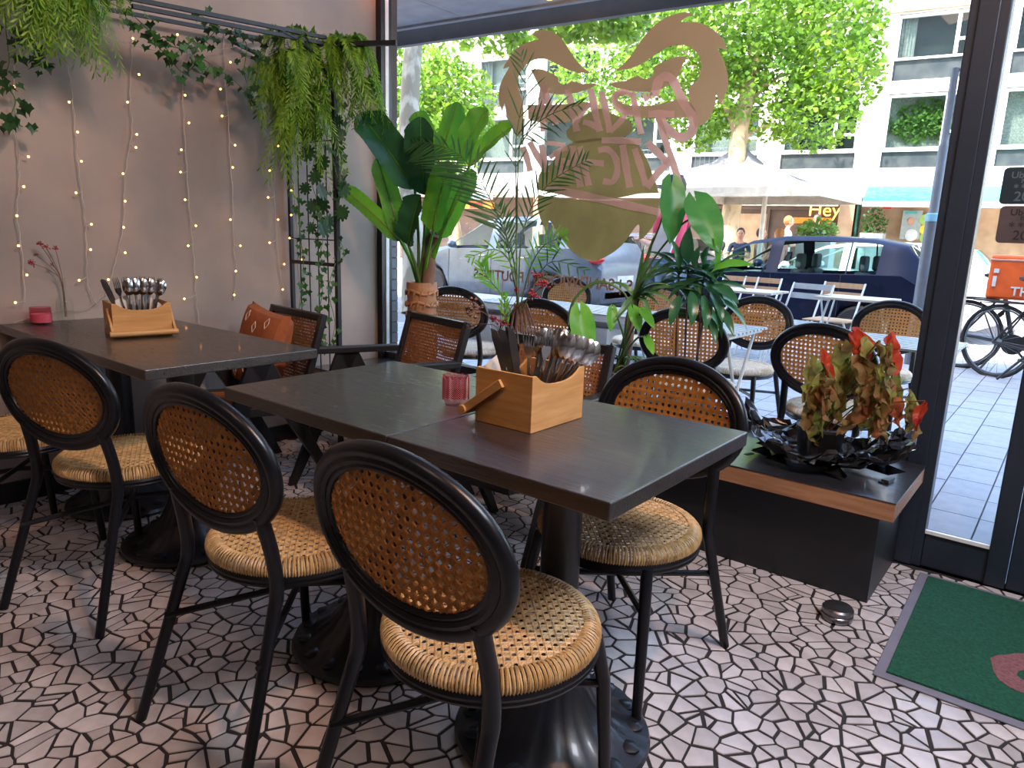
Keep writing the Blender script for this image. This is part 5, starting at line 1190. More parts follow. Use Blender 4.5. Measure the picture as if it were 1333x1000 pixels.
# ------------------------------------------------------------------ cars: +x is the rear, the near side faces -y
def make_car(label, loc, L, W, H, paint, prof, seats=True, suv=False, rz=0):
    t = thing('car', label, 'car', loc, rz)
    # prof: dict with x stations (fractions of L from the nose), hood/roof heights
    top = prof['top']; belt = prof['belt']; gx = prof['glass']   # glass: list of (x0,x1) side windows
    xs = sorted(set([round(v, 4) for v, _ in top] + [round(a, 4) for g in gx for a in g] + prof.get('wx', [])))
    extra = []
    for a, c_ in zip(xs[:-1], xs[1:]):
        n = max(1, int((c_ - a) * L / .12)); extra += [a + (c_ - a) * k / n for k in range(n)]
    xs = extra + [xs[-1]]
    def interp(tab, x):
        for (x0, y0), (x1, y1) in zip(tab[:-1], tab[1:]):
            if x0 <= x <= x1: f = (x - x0) / (x1 - x0 + 1e-9); return y0 + (y1 - y0) * f
        return tab[-1][1]
    wr = prof['wheel_r']; wxs = prof['wheels']; hw = W / 2
    def plan(x): e = min(x, 1 - x); return hw * (1 - .16 * max(0, 1 - e / .10) ** 2.2)
    def sec(x):
        tz = interp(top, x) * H; bz_ = interp(belt, x) * H; bz_ = min(bz_, tz - .015); w_ = plan(x)
        low = .20 + .10 * max(0, 1 - min(x, 1 - x) / .05)
        for wx in wxs:
            dx = abs((x - wx) * L); r = wr + .055
            if dx < r: low = max(low, math.sqrt(r * r - dx * dx) + wr - .02)
        g = max(0, tz - bz_); ins = .20 * min(1, g / .40) if g > .06 else .02
        rw = max(w_ - ins - .02, .3); mid = max(low + .03, .52)
        return [(0, low), (w_ * .93, low), (w_ * .985, min(low + .06, bz_ - .03)), (w_, min(max(mid, low + .09), bz_ - .02)), (w_ * .985, bz_ - .01), (w_ * .97, bz_), (rw + (w_ * .97 - rw) * .12, bz_ + g * .86), (rw - .04, tz - .012), (rw * .6, tz), (0, tz + .008)]
    ns = len(sec(.5)); rows = [sec(x) for x in xs]
    ws0, ws1 = prof['windshield']; rs0, rs1 = prof['rearglass']
    def insideg(x): return any(a + .001 < x < c_ - .001 for a, c_ in gx)
    body = MB(); glass = MB(); 
    for s in (-1, 1):
        vs = [((x * L), s * y, z) for x, r in zip(xs, rows) for (y, z) in r]; fb = []; fg = []
        for i in range(len(xs) - 1):
            xm = (xs[i] + xs[i + 1]) / 2
            for j in range(ns - 1):
                f = (i * ns + j, (i + 1) * ns + j, (i + 1) * ns + j + 1, i * ns + j + 1)
                if s > 0: f = f[::-1]
                isg = (j == 5 and insideg(xm)) or (j >= 6 and (ws0 < xm < ws1 or rs0 < xm < rs1) and j >= 7) 
                (fg if isg else fb).append(f)
        body.add(vs, fb + [tuple(range(ns)) if s < 0 else tuple(range(ns))[::-1]] + [tuple((len(xs) - 1) * ns + j for j in range(ns))[::s]]); glass.add(vs, fg)
    body.build('body', paint, t); glass.build('glazing', 'car_glass', t)
    for wx in wxs:
        for s in (-1, 1):
            T = Matrix.Translation((wx * L, s * (hw - .11), wr)) @ Matrix.Rotation(rad(90) * s, 4, 'X')
            wh = MB(); wh.lathe([(wr * .64, -.09), (wr * .9, -.10), (wr, -.07), (wr, .07), (wr * .9, .10), (wr * .64, .09)], 32, T=T)
            o = wh.build('wheel', 'rubber', t)
            MB().lathe([(wr * .66, .06), (wr * .62, .085), (wr * .56, .06), (wr * .2, .05), (wr * .14, .08), (0, .085)], 20, T=T, mod=lambda i, a: 1).build('rim', 'pole_grey', o)
    # seams, handles, mirror, lights
    for s in (-1, 1):
        for hx in prof['handles']: MB().tube([(hx * L, s * (plan(hx) - .002), belt[1][1] * H - .10), (hx * L + .06, s * (plan(hx) + .022), belt[1][1] * H - .098), (hx * L + .16, s * (plan(hx) - .002), belt[1][1] * H - .095)], .013, 6).build('door_handle', paint if not suv else 'steel', t)
        mx = gx[0][0] + .03; MB().ball((mx * L, s * (hw + .10), interp(belt, mx) * H + .07), .10, 12, sc=(.75, 1, .65)).bar((mx * L, s * (hw - .05), interp(belt, mx) * H + .03), (mx * L, s * (hw + .05), interp(belt, mx) * H + .05), .03).build('wing_mirror', paint, t)
        mb = MB(); z = prof['tail_z']; mb.ball((L - .10, s * (hw - .14), z), .1, 14, sc=(1.4 if suv else .85, 1.15, .85 if suv else 1.6)); mb.build('tail_lamp', 'tail_red', t)
        MB().ball((.12, s * (hw - .22), .66), .1, 12, sc=(1.2, 1.6, .8)).build('head_lamp', 'lamp_clear', t)
        for dx in prof['seams']: zb_ = interp(belt, dx) * H - .015; MB().tube([(dx * L, s * (plan(dx) * .99 + .001), .30), (dx * L, s * (plan(dx) + .001), .55), (dx * L, s * (plan(dx) * .987 + .001), zb_)], .0035, 4).build('door_seam', 'trim_black', t)
        MB().tube([(.26 * L, s * (hw * .985), .27), (.72 * L, s * (hw * .985), .27)], .03, 6).build('sill', 'trim_black', t)
    MB().box((L - .035, -.26, .62), (L + .004, .26, .73)).build('number_plate', 'plate_white', t, smooth=False)
    MB().bar((L - .12, -.65, .42), (L - .12, .65, .42), .24, .16).build('bumper', 'trim_black' if suv else paint, t, bevel=.03)
    if seats:
        for x in (.44, .64):
            for s in (-1, 1):
                mb = MB(); mb.box((x * L - .05, s * .36 - .22, .35), (x * L + .40, s * .36 + .22, .52)).bar((x * L + .40, s * .36, .45), (x * L + .50, s * .36, H * .66 + .05), .42, .12, up=(1, 0, 0)) ; mb.box((x * L + .46, s * .36 - .12, H * .70), (x * L + .54, s * .36 + .12, H * .70 + .20)); mb.build('seat', 'seat_grey', t, smooth=False, bevel=.03)
        MB().box((ws0 * L + .25, -.62, .55), (ws0 * L + .62, .62, belt[1][1] * H - .02)).build('dashboard', 'seat_grey', t, bevel=.04)
        c_ = Vector((ws0 * L + .80, -.36, belt[1][1] * H)); MB().tube([c_ + Vector((.07 * cos(a * pi / 10) , .18 * sin(a * pi / 10), .17 * cos(a * pi / 10))) for a in range(20)], .014, 6, True).bar(c_ + Vector((-.02, -.15, 0)), c_ + Vector((-.02, .15, 0)), .02).build('steering_wheel', 'trim_black', t)
    return t
hatch = dict(top=[(0, .46), (.02, .52), (.10, .60), (.22, .665), (.25, .68), (.33, .82), (.42, .945), (.52, .99), (.66, 1.0), (.80, .985), (.90, .94), (.95, .80), (.985, .62), (1, .50)], belt=[(0, .44), (.25, .655), (.60, .67), (.92, .70), (1, .48)],
             glass=[(.27, .49), (.53, .74), (.745, .83)], windshield=(.25, .42), rearglass=(.90, .95), wheels=(.17, .80), wheel_r=.31, handles=(.45, .69), seams=(.26, .51, .73), tail_z=.88, wx=[.17, .80])
suvp = dict(top=[(0, .48), (.02, .54), (.08, .60), (.24, .655), (.27, .67), (.35, .82), (.42, .94), (.52, .99), (.66, 1.0), (.82, .965), (.88, .90), (.95, .76), (.985, .64), (1, .52)], belt=[(0, .46), (.27, .64), (.60, .665), (.90, .70), (1, .50)],
            glass=[(.29, .49), (.53, .70), (.715, .83)], windshield=(.27, .42), rearglass=(.87, .95), wheels=(.18, .79), wheel_r=.35, handles=(.45, .66), seams=(.28, .51, .71), tail_z=1.0, wx=[.18, .79])
yn = 9.45
xr = PY(1226, 340, yn).x; make_car('navy blue hatchback parked at the kerb, seen from its left side', (xr - 3.95, yn + .86, RZ), 3.95, 1.72, 1.46, 'paint_navy', hatch)
xr = PY(784, 350, yn + .2).x; make_car('silver blue estate car parked at the kerb behind the banana plant and palm', (xr - 4.45, yn + .95, RZ), 4.45, 1.84, 1.66, 'paint_silver', suvp, suv=True)
q = PD(800, 330, 12.9); make_car('reddish grey car across the street behind the pink-shirted person', (q.x - 2.9, 12.75, RZ), 4.3, 1.76, 1.45, 'paint_maroon', hatch, seats=False)
q = PD(935, 340, 12.2); make_car('white car across the street behind the navy bonnet', (q.x - .1, 12.8, RZ), 4.2, 1.76, 1.42, 'paint_white', hatch, seats=False)

# ------------------------------------------------------------------ bicycles
def wheel(mb, c, r, axis=(0, 1, 0)):
    n = 36; mb.tube([Vector(c) + Vector((r * cos(2 * pi * k / n), 0, r * sin(2 * pi * k / n))) for k in range(n)], .018, 8, True, mi=0)
    mb.tube([Vector(c) + Vector(((r - .028) * cos(2 * pi * k / n), 0, (r - .028) * sin(2 * pi * k / n))) for k in range(n)], .009, 6, True, mi=1)
    for k in range(18): a = 2 * pi * k / 18; mb.tube([Vector(c) + Vector((0, .02 * (-1) ** k, 0)), Vector(c) + Vector(((r - .03) * cos(a), 0, (r - .03) * sin(a)))], .0018, 3, mi=1)
    mb.tube([Vector(c) - Vector((0, .04, 0)), Vector(c) + Vector((0, .04, 0))], .025, 8, mi=1)
def bicycle(label, loc, rz, box=None):
    t = thing('bicycle', label, 'bicycle', loc, rz); r = .34
    for x in (0, 1.08):
        mb = MB(); wheel(mb, (x, 0, r), r); mb.build('wheel', ['rubber', 'pole_grey'], t)
    bb = Vector((.44, 0, .29)); st_ = Vector((.30, 0, .78)); hd_ = Vector((.90, 0, .80)); hb = Vector((.94, 0, .66))
    mb = MB(); mb.tube([bb, st_], .022, 8).tube([st_, hd_], .018, 8).tube([bb, hb], .026, 8).tube([hd_, hb], .024, 8)
    for s in (-.05, .05): mb.tube([bb + Vector((0, s, 0)), Vector((0, s, r))], .012, 6).tube([st_, Vector((0, s, r))], .010, 6).tube([hb, Vector((1.0, s, .55)), Vector((1.08, s, r))], .014, 6)
    mb.build('frame', 'trim_black', t)
    MB().tube([st_, st_ + Vector((-.04, 0, .14))], .014, 6).ball(st_ + Vector((-.07, 0, .17)), .13, 10, sc=(1, .6, .28)).build('saddle', 'trim_black', t)
    MB().tube([hd_, hd_ + Vector((-.03, 0, .18))], .016, 6).tube([hd_ + Vector((-.15, -.30, .22)), hd_ + Vector((-.02, -.22, .2)), hd_ + Vector((-.03, 0, .19)), hd_ + Vector((-.02, .22, .2)), hd_ + Vector((-.15, .30, .22))], .013, 6).build('handlebar', 'trim_black', t)
    MB().lathe([(0, -.02), (.10, -.018), (.10, -.01), (.03, 0), (0, 0)], 24, T=Matrix.Translation((.44, -.06, .29)) @ Matrix.Rotation(rad(90), 4, 'X')).bar((.44, -.08, .29), (.55, -.09, .16), .02).box((.50, -.16, .14), (.60, -.07, .165)).bar((.44, .08, .29), (.33, .09, .42), .02).build('crank', 'trim_black', t)
    MB().tube([(.36, -.06, .30), (.20, -.22, .02)], .012, 6).build('kickstand', 'trim_black', t)
    MB().tube([(0, 0, .30), (-.22, 0, .70), (.25, 0, .72)], .009, 6).box((-.25, -.07, .715), (.20, .07, .73)).build('rack', 'trim_black', t)
    return t
q = PZ(1297, 478, 0.0); bk = bicycle('black delivery bicycle with its wheels below the orange box, right edge', (q.x - .55, 8.55, 0), .05)
bk.location = (PY(1268, 430, 8.5).x - .1, 8.5, 0)
bicycle('second bicycle standing right behind the delivery bicycle', (PY(1300, 430, 8.15).x, 8.15, 0), -.5)
ob = thing('delivery_box', 'big orange delivery box on the bicycle outside the door', 'box', (PY(1285, 388, 8.5).x - .0, 8.5, .735))
MB().box((0, -.25, 0), (.56, .25, .42)).build('body', 'orange_box', ob, smooth=False, bevel=.025)
MB().box((-.006, -.256, .36), (.566, .256, .385)).build('lid_seam', 'cloth_salmon', ob, smooth=False, bevel=.01)
me = text_mesh('THUIS', .12, 'cloth_white', .001, .002); o = bpy.data.objects.new('words', me); COL.objects.link(o); o.parent = ob; o.matrix_local = Matrix.Translation((.36, -.258, .08)) @ Matrix.Rotation(rad(90), 4, 'X')
MB().box((.04, -.262, .12), (.07, -.252, .22)).box((.04, -.262, .25), (.08, -.252, .29)).build('mark', 'cloth_white', ob, smooth=False)

# ------------------------------------------------------------------ building across the street
OF = PD(1180, 300, 22); fu = Vector(ray(-1000, 247)); fu.z = 0; fu.normalize(); fn_ = Vector((fu.y, -fu.x, 0))
if fn_.y > 0: fn_ = -fn_       # points towards the cafe
TF = Matrix(((fu.x, 0, fn_.x, OF.x), (fu.y, 0, fn_.y, OF.y), (0, 1, 0, 0), (0, 0, 0, 1)))      # local x along the facade (to the left), y up, z towards us
def FT(px, py, off=0.):
    r = Vector(ray(px, py)); c_ = Vector((0, 0, EYE)); n = fn_; t = ((OF - c_).dot(n) + off) / r.dot(n); P = c_ + r * t; return ((P - OF).dot(fu), P.z)
fb = thing('apartment_building', 'long white apartment building with ribbon windows across the street', 'building'); fb.matrix_basis = TF
s0, s1 = -12., 26.
rows_ = [(2.72, 3.65), (4.10, 4.21), (5.80, 6.19), (6.70, 6.78), (8.04, 8.75)]
MB().box((s0, 2.72, -6), (s1, 8.72, -.5)).box((s0, 2.72, -.5), (s1, 3.62, 0)).box((s0, 5.80, -.5), (s1, 6.17, 0)).box((s0, 8.06, -.5), (s1, 8.72, 0)).build('wall', 'facade_white', fb, smooth=False)
MB().box((s0, 8.72, -6), (s1, 8.90, .35)).build('roof_slab', 'facade_white', fb, smooth=False)
MB().box((s0, 8.10, 0), (s1, 8.20, .10)).build('cornice', 'sign_orange' if False else 'shop_tan', fb, smooth=False)
k = -4
random.seed(12)
while -1.25 + 3.0 * k < s1 - 2.5:
    a = -1.25 + 3.0 * k; e = a + 2.25
    MB().box((e, 3.62, -.5), (e + .75, 5.80, .0)).box((e, 6.17, -.5), (e + .75, 8.06, .0)).build('pier', 'facade_white', fb, smooth=False)
    for (zp0, zp1, z0, z1) in ((3.64, 4.10, 4.20, 5.78), (6.18, 6.76, 6.80, 8.04)):
        MB().box((a, zp0, -.45), (e, zp1, -.10)).build('spandrel_panel', 'spandrel', fb, smooth=False)
        wn_ = MB().box((a, zp1, -.20), (e, z0 + .02, -.02)).box((a, z1 - .08, -.20), (e, z1, -.06)).box((a, z0, -.20), (a + .07, z1, -.06)).box((e - .07, z0, -.20), (e, z1, -.06)).box((a + .62, z0, -.20), (a + .72, z1, -.06)).box((a, z0 + .42, -.18), (a + .62, z0 + .50, -.08)).build('window', 'frame_white', fb, smooth=False)
        MB().box((a + .07, z0, -.14), (e - .07, z1 - .08, -.13)).build('pane', 'pane_far', wn_, smooth=False)
        if random.random() < .8:
            c0_ = a + (.1 if random.random() < .5 else 1.75); MB().grid(lambda u, v: Vector((c0_ + .45 * u, z0 + (z1 - z0) * v, -.30 + .03 * sin(u * 30))), 16, 1).build('curtain', 'curtain', wn_)
        MB().box((a, z0 - .3, -.49), (e, z1, -.47)).build('room_backdrop', 'curtain' if random.random() < .4 else 'spandrel', wn_, smooth=False)
    k += 1
# balconies on the left part
for s in (6.6, 9.4, 14.2, 17.2):
    z = 3.35 if s < 12 else 5.9; b__ = MB().box((s - 1.1, z - .12, 0), (s + 1.1, z, .9)).build('balcony', 'facade_white', fb, smooth=False)
    mb = MB(); mb.tube([(s - 1.1, z + .9, 0), (s - 1.1, z + .9, .88), (s + 1.1, z + .9, .88), (s + 1.1, z + .9, 0)], .018, 5)
    for j in range(15): x = s - 1.1 + 2.2 * j / 14; mb.tube([(x, z, .88), (x, z + .9, .88)], .008, 4)
    mb.build('railing', 'pole_grey', b__)
# ground floor shopfronts
sf = thing('shopfronts', 'row of ground-floor shopfronts under the white apartments', 'shopfront'); sf.matrix_basis = TF
MB().box((1.75, .0, -1.2), (13.0, 2.72, -1.0)).build('dark_facade', 'shop_dark', sf, smooth=False)
MB().box((-12, .0, -1.2), (1.75, 2.72, -1.0)).build('display_backdrop', 'shop_tan', sf, smooth=False)
MB().box((13.0, .0, -1.2), (26, 2.72, -1.0)).build('display_backdrop', 'shop_dark', sf, smooth=False)
for s in (1.55, 12.8, 20.): MB().box((s, 0, -1.0), (s + .45, 2.72, 0)).build('pillar', 'shop_tan', sf, smooth=False)
for s in (2.6, 4.3, 6.1, 7.9, 9.6, 11.3): MB().box((s, 0, -1.0), (s + .09, 2.4, -.9)).build('mullion', 'shop_dark', sf, smooth=False)
MB().box((1.95, 2.35, -1.0), (12.8, 2.45, -.88)).build('transom', 'shop_dark', sf, smooth=False)
MB().box((4.4, .1, -1.0), (5.6, 2.2, -.95)).build('shop_door', 'shop_tan', sf, smooth=False)
MB().box((2.3, 1.9, -.95), (3.5, 2.1, -.9)).build('menu_board', 'sign_orange', sf, smooth=False)
for s in (-1.4, -.3): MB().box((1.42, 0, -1.0), (1.50, 2.6, -.1)).build('shop_frame', 'green_paint', sf, smooth=False)
MB().box((-12, .0, -.52), (1.42, .55, -.45)).build('shop_sill', 'green_paint', sf, smooth=False)
# neon script
nn = thing('script_sign', 'yellow neon-like script letters in the cafe window across the street', 'sign'); nn.matrix_basis = TF
a = FT(1073, 274, -.8); me = text_mesh('Hey', .62, 'yellow_neon', .02, -.004); o = bpy.data.objects.new('words', me); COL.objects.link(o); o.parent = nn; o.matrix_local = Matrix.Translation((a[0], a[1], -.8)) @ Matrix.Diagonal((-1, 1, 1, 1)) @ Matrix.Rotation(0, 4, 'Y')
# posters and things in the right-hand shop window
def flat(px0, py0, px1, py1, m, nm, lab, cat, off=-.6, th=.04):
    a = FT(px0, py0, off); e = FT(px1, py1, off); t = MB().box((min(a[0], e[0]), min(a[1], e[1]), off - th), (max(a[0], e[0]), max(a[1], e[1]), off)).build(nm, m, smooth=False); t.matrix_basis = TF
    return tag(t, lab, cat)
pt = flat(1176, 274, 1196, 312, 'poster_bg', 'portrait_poster', 'poster of a person in a teal graduation cap in the right shop window', 'poster')
def on(px, py, off): a = FT(px, py, off); return Vector((a[0], a[1], off))
MB().ball(on(1186, 288, -.57), .13, 12, sc=(.8, 1, .12)).build('face', 'skin', pt); MB().ball(on(1186, 306, -.58), .2, 12, sc=(.9, 1, .1)).build('gown', 'cloth_white', pt)
a = on(1186, 277, -.56); MB().box((a.x - .17, a.y - .03, -.56), (a.x + .17, a.y + .04, -.55)).build('cap', 'awning_teal', pt, smooth=False)
flat(1150, 264, 1160, 272, 'sign_red', 'red_sign', 'small red sign hanging in the right shop window', 'sign')
for k, (py, m) in enumerate([(286, 'sign_green'), (299, 'sign_yellow'), (310, 'sign_green')]):
    a = on(1205, py, -.6); o = MB().lathe([(0, 0), (.17, 0), (.17, .02), (0, .02)], 24).build('round_sign', m); o.matrix_basis = TF @ Matrix.Translation((a.x, a.y, a.z)); tag(o, ['topmost green round sign in the right shop window', 'yellow round sign between two green ones in the right shop window', 'lowest green round sign in the right shop window'][k], 'sign')
o = flat(556, 262, 642, 272, 'sign_orange', 'shop_sign', 'orange shop sign band behind the silver blue car', 'sign', .3, .1)
for (a_, b__, m) in ((590, 611, 'sign_yellow'), (612, 628, 'sign_red')):
    a = FT(a_, 263.5, .31); e = FT(b__, 271, .31); MB().box((min(a[0], e[0]), min(a[1], e[1]), .30), (max(a[0], e[0]), max(a[1], e[1]), .315)).build('colour_band', m, o, smooth=False)
o = flat(570, 245, 640, 260, 'frame_white', 'shop_sign', 'white shop sign with blue letters above the orange band', 'sign', .3, .1)
a = FT(618, 254, .32); me = text_mesh('WIJN', .42, 'sign_blue', .01, .01); w_ = bpy.data.objects.new('words', me); COL.objects.link(w_); w_.parent = o; w_.matrix_local = Matrix.Translation((a[0], a[1], .305)) @ Matrix.Diagonal((-1, 1, 1, 1))
# awnings
def awning(sa, sb, z1, z0, proj, m, lab, val='canvas_white'):
    t = thing('awning', lab, 'awning'); t.matrix_basis = TF
    MB().add([(sa, z1, 0), (sb, z1, 0), (sb, z0 + .16, proj), (sa, z0 + .16, proj)], [(0, 1, 2, 3)]).build('canopy', m, t, smooth=False, solid=.02)
    MB().box((sa, z0, proj - .01), (sb, z0 + .17, proj + .02)).build('valance', val, t, smooth=False)
    for s in (sa, sb): MB().tube([(s, z1 - .2, 0), (s, z0 + .1, proj)], .02, 6).build('arm', 'frame_white', t)
awning(-9.0, 1.25, 3.05, 2.36, 1.5, 'awning_teal', 'teal awning with white edge over the right-hand shop')
awning(1.9, 5.2, 3.05, 2.36, 1.5, 'canvas_white', 'cream awning left of the teal awning', 'canvas_white')
awning(13.4, 20.0, 3.1, 2.7, 1.2, 'canvas_grey', 'grey awning far down the street on the left')
# parasols
def parasol(px, ptop, pbot, halfw, d, lab, m, tiers=True):
    base_ = PD(px, 315, d); x, y = base_.x, base_.y; zt_ = PD(px, ptop, d).z; zb_ = PD(px, pbot, d).z
    t = thing('parasol', lab, 'parasol', (x, y, 0)); hw_ = halfw; 
    c8 = [(cos(pi / 4 * k + pi / 4), sin(pi / 4 * k + pi / 4)) for k in (0, 2, 4, 6)]
    vs = [(0, 0, zt_)]; r1 = .42
    top4 = [(hw_ * r1 * a, hw_ * r1 * b_, zt_ - (zt_ - zb_) * .45) for a, b_ in c8]
    MB().add([(0, 0, zt_)] + top4, [(0, 1, 2), (0, 2, 3), (0, 3, 4), (0, 4, 1)]).build('vent_tier', m, t, smooth=False, solid=.01)
    lo = [(hw_ * 1.41 * a / 1.0, hw_ * 1.41 * b_, zb_ + .1) for a, b_ in c8]; up_ = [(hw_ * r1 * .85 * a, hw_ * r1 * .85 * b_, zt_ - (zt_ - zb_) * .42) for a, b_ in c8]
    MB().add(up_ + lo, [(k, (k + 1) % 4, 4 + (k + 1) % 4, 4 + k) for k in range(4)]).build('canopy', m, t, smooth=False, solid=.01)
    MB().add(lo + [(a, b_, zb_ - .06) for a, b_, _ in lo], [(k, (k + 1) % 4, 4 + (k + 1) % 4, 4 + k) for k in range(4)]).build('valance', m, t, smooth=False, solid=.01)
    MB().lathe([(.3, 0), (.3, .06), (.05, .08), (.045, zt_ - .1), (0, zt_)], 16).build('pole', 'pole_cream', t)
parasol(990, 214, 258, 1.45, 14.2, 'large white parasol with cream pole across the street', 'canvas_white')
parasol(952, 190, 246, 1.7, 18.5, 'grey parasol behind the white one, left', 'canvas_grey')
# ------------------------------------------------------------------ trees
def lens_leaf_cloud(mb, c, R, n, size, hollow=.55, zmin=-9):
    c = Vector(c)
    for k in range(n):
        d = Vector((random.gauss(0, 1), random.gauss(0, 1), random.gauss(0, 1))).normalized(); r = (hollow + (1 - hollow) * random.random() ** .6)
        p = c + Vector((d.x * R[0] * r, d.y * R[1] * r, d.z * R[2] * r))
        if p.z < zmin: continue
        a = Vector((random.gauss(0, 1), random.gauss(0, 1), random.gauss(0, .6))).normalized(); b_ = a.cross(Vector((random.gauss(0, 1), random.gauss(0, 1), random.gauss(0, 1)))).normalized(); s = size * random.uniform(.6, 1.2)
        mb.add([p - a * s * .5, p + b_ * s * .42 - a * s * .1, p + a * s * .6, p - b_ * s * .42 - a * s * .1], [(0, 1, 2, 3)])
def tree(label, base, pts, r, blobs, bark, leaf='tree_leaf', seed=0, size=.2, branches=()):
    random.seed(seed); t = thing('street_tree', label, 'tree', base); O_ = Vector(base)
    P = [Vector(p) - O_ for p in pts]; sp = cr_spline(P, 6); n = len(sp)
    MB().tube(sp, [r * (1.12 - .45 * i / n) for i in range(n)], 14).build('trunk', bark, t)
    for b_ in branches: MB().tube(cr_spline([Vector(q) - O_ for q in b_], 5), [r * .5 * (1 - .12 * i) if i < 7 else r * .1 for i in range(5 * (len(b_) - 1) + 1)], 8).build('branch', bark, t)
    mb = MB()
    for (c, R, k) in blobs: lens_leaf_cloud(mb, Vector(c) - O_, R, int(k * 1.45), size)
    o = mb.build('foliage', leaf, t, smooth=False); o['kind'] = 'stuff'; return t
d = 17.6; B0 = PD(946, 400, d); B0.z = 0
def bl(px, py, dd, R, k): return (PD(px, py, dd), (R * dd / 16, R * dd / 16, R * dd / 16 * .85), k)
tree('spreading plane tree with tan trunk behind the white parasol', B0, [B0, PD(947, 330, d), PD(955, 250, d), PD(962, 180, d), PD(975, 110, d), PD(985, 60, d)], .235,
     [bl(880, 45, d, 1.6, 1500), bl(960, 20, d, 1.9, 2000), bl(1050, 60, d, 1.7, 1900), bl(1090, 100, d - .5, 1.05, 800), bl(1060, 150, d - .4, 1.0, 800), bl(1000, 120, d, 1.3, 900), bl(930, 130, d + .5, 1.1, 700), bl(1075, 20, d, 1.4, 900), bl(905, 165, d + .8, .7, 260), bl(1020, -60, d, 2.4, 1600), bl(900, -50, d, 2.2, 1400)], 'bark_tan', seed=4, size=.145,
     branches=[[PD(960, 175, d), PD(935, 120, d), PD(900, 80, d), PD(870, 30, d)], [PD(968, 140, d), PD(1005, 105, d), PD(1050, 90, d)], [PD(957, 215, d), PD(975, 175, d), PD(1010, 160, d - .2)]])
d = 10.5; B1 = PD(538, 420, d); B1.z = 0
tree('mottled grey plane tree trunk beside the grey brick pier', B1, [B1, PD(538, 330, d), PD(532, 220, d), PD(534, 120, d), PD(540, 30, d), PD(545, -60, d)], .165,
     [bl(560, -190, d, 1.6, 1300), bl(720, -150, d, 1.6, 1200), (PD(690, 22, 12.5), (1.0, 1.2, .42), 420), (PD(760, 20, 12.0), (.8, 1., .42), 420), (PD(640, 48, 12.5), (.7, .8, .30), 190), (PD(800, 22, 11.5), (.55, .8, .35), 260), bl(850, -120, d, 1.5, 900)], 'bark_plane', seed=6, size=.15,
     branches=[[PD(536, 60, d), PD(600, -20, d), PD(680, -60, d), PD(760, -60, d)]])
d = 17.5; B2 = PD(600, 330, d); B2.z = 0
tree('round green tree right of the mottled trunk, across the street', B2, [B2, PD(585, 250, d), PD(570, 180, d), PD(565, 130, d)], .16, [bl(555, 110, d, 1.15, 900), bl(590, 130, d, 1.05, 900), bl(605, 165, d - .5, .75, 520), bl(570, 185, d, 1.1, 800), bl(540, 160, d, .9, 600), bl(530, 90, d, .9, 500)], 'bark_tan', seed=8, size=.13)
d = 20.; B3 = PD(740, 330, d); B3.z = 0
tree('far tree whose crown shows through the gap of the window emblem', B3, [B3, PD(760, 250, d), PD(775, 180, d), PD(780, 130, d)], .16, [bl(785, 80, d, 1.3, 800), bl(770, 110, d, 1.0, 500), bl(815, 120, d, 1.0, 500), bl(895, 110, d, 1.2, 500)], 'bark_tan', seed=9, size=.14)
def shrub(label, px, py, d_, R, n, seed, m='hedge_leaf', size=.1, cat='shrub'):
    random.seed(seed); c = PD(px, py, d_); t = thing('potted_shrub', label, cat, (c.x, c.y, 0)); mb = MB(); lens_leaf_cloud(mb, (0, 0, c.z), R, n, size, .3); o = mb.build('foliage', m, t, smooth=False); o['kind'] = 'stuff'
    MB().box((-R[0] * .8, -.2, 0), (R[0] * .8, .2, max(.3, c.z - R[2] * .5))).build('planter', 'concrete', t, smooth=False)
shrub('light green shrub in front of the cafe across the street', 1064, 300, 14.3, (.42, .30, .26), 300, 1)
shrub('leafy green plant in the right-hand shop window', 1138, 292, 22.3, (.42, .2, .55), 300, 2, 'ivy')
wp = thing('window_tree_reflection', 'green tree reflection modelled as leaves in the wide window above the teal awning', 'plant'); wp.matrix_basis = TF  # leaf cloud added behind the pane to imitate a reflected tree
random.seed(14); mb = MB(); lens_leaf_cloud(mb, (-.1, 5.0, -.36), (1.05, .65, .09), 900, .13, .1); o = mb.build('foliage', 'hedge_leaf', wp, smooth=False); o['kind'] = 'stuff'
# ------------------------------------------------------------------ people
def skin_mesh(verts, edges, rad_, name, m, parent, sub=2, T=None):
    me = bpy.data.meshes.new(name); me.from_pydata([tuple(v) for v in verts], edges, []); o = bpy.data.objects.new(name, me); COL.objects.link(o)
    sk = o.modifiers.new('skin', 'SKIN'); sk.use_smooth_shade = True
    for i, r in enumerate(rad_):
        d_ = me.skin_vertices[0].data[i]; d_.radius = (r, r * .8) if not hasattr(r, '__len__') else r; d_.use_root = (i == 0)
    s = o.modifiers.new('sub', 'SUBSURF'); s.levels = sub; s.render_levels = sub
    dg = bpy.context.evaluated_depsgraph_get(); dg.update(); m2 = bpy.data.meshes.new_from_object(o.evaluated_get(dg)); bpy.data.objects.remove(o)
    m2.name = name; m2.materials.clear(); m2.materials.append(MATS[m]); m2.polygons.foreach_set('use_smooth', [True] * len(m2.polygons))
    o = bpy.data.objects.new(name, m2); COL.objects.link(o); o.parent = parent
    return o
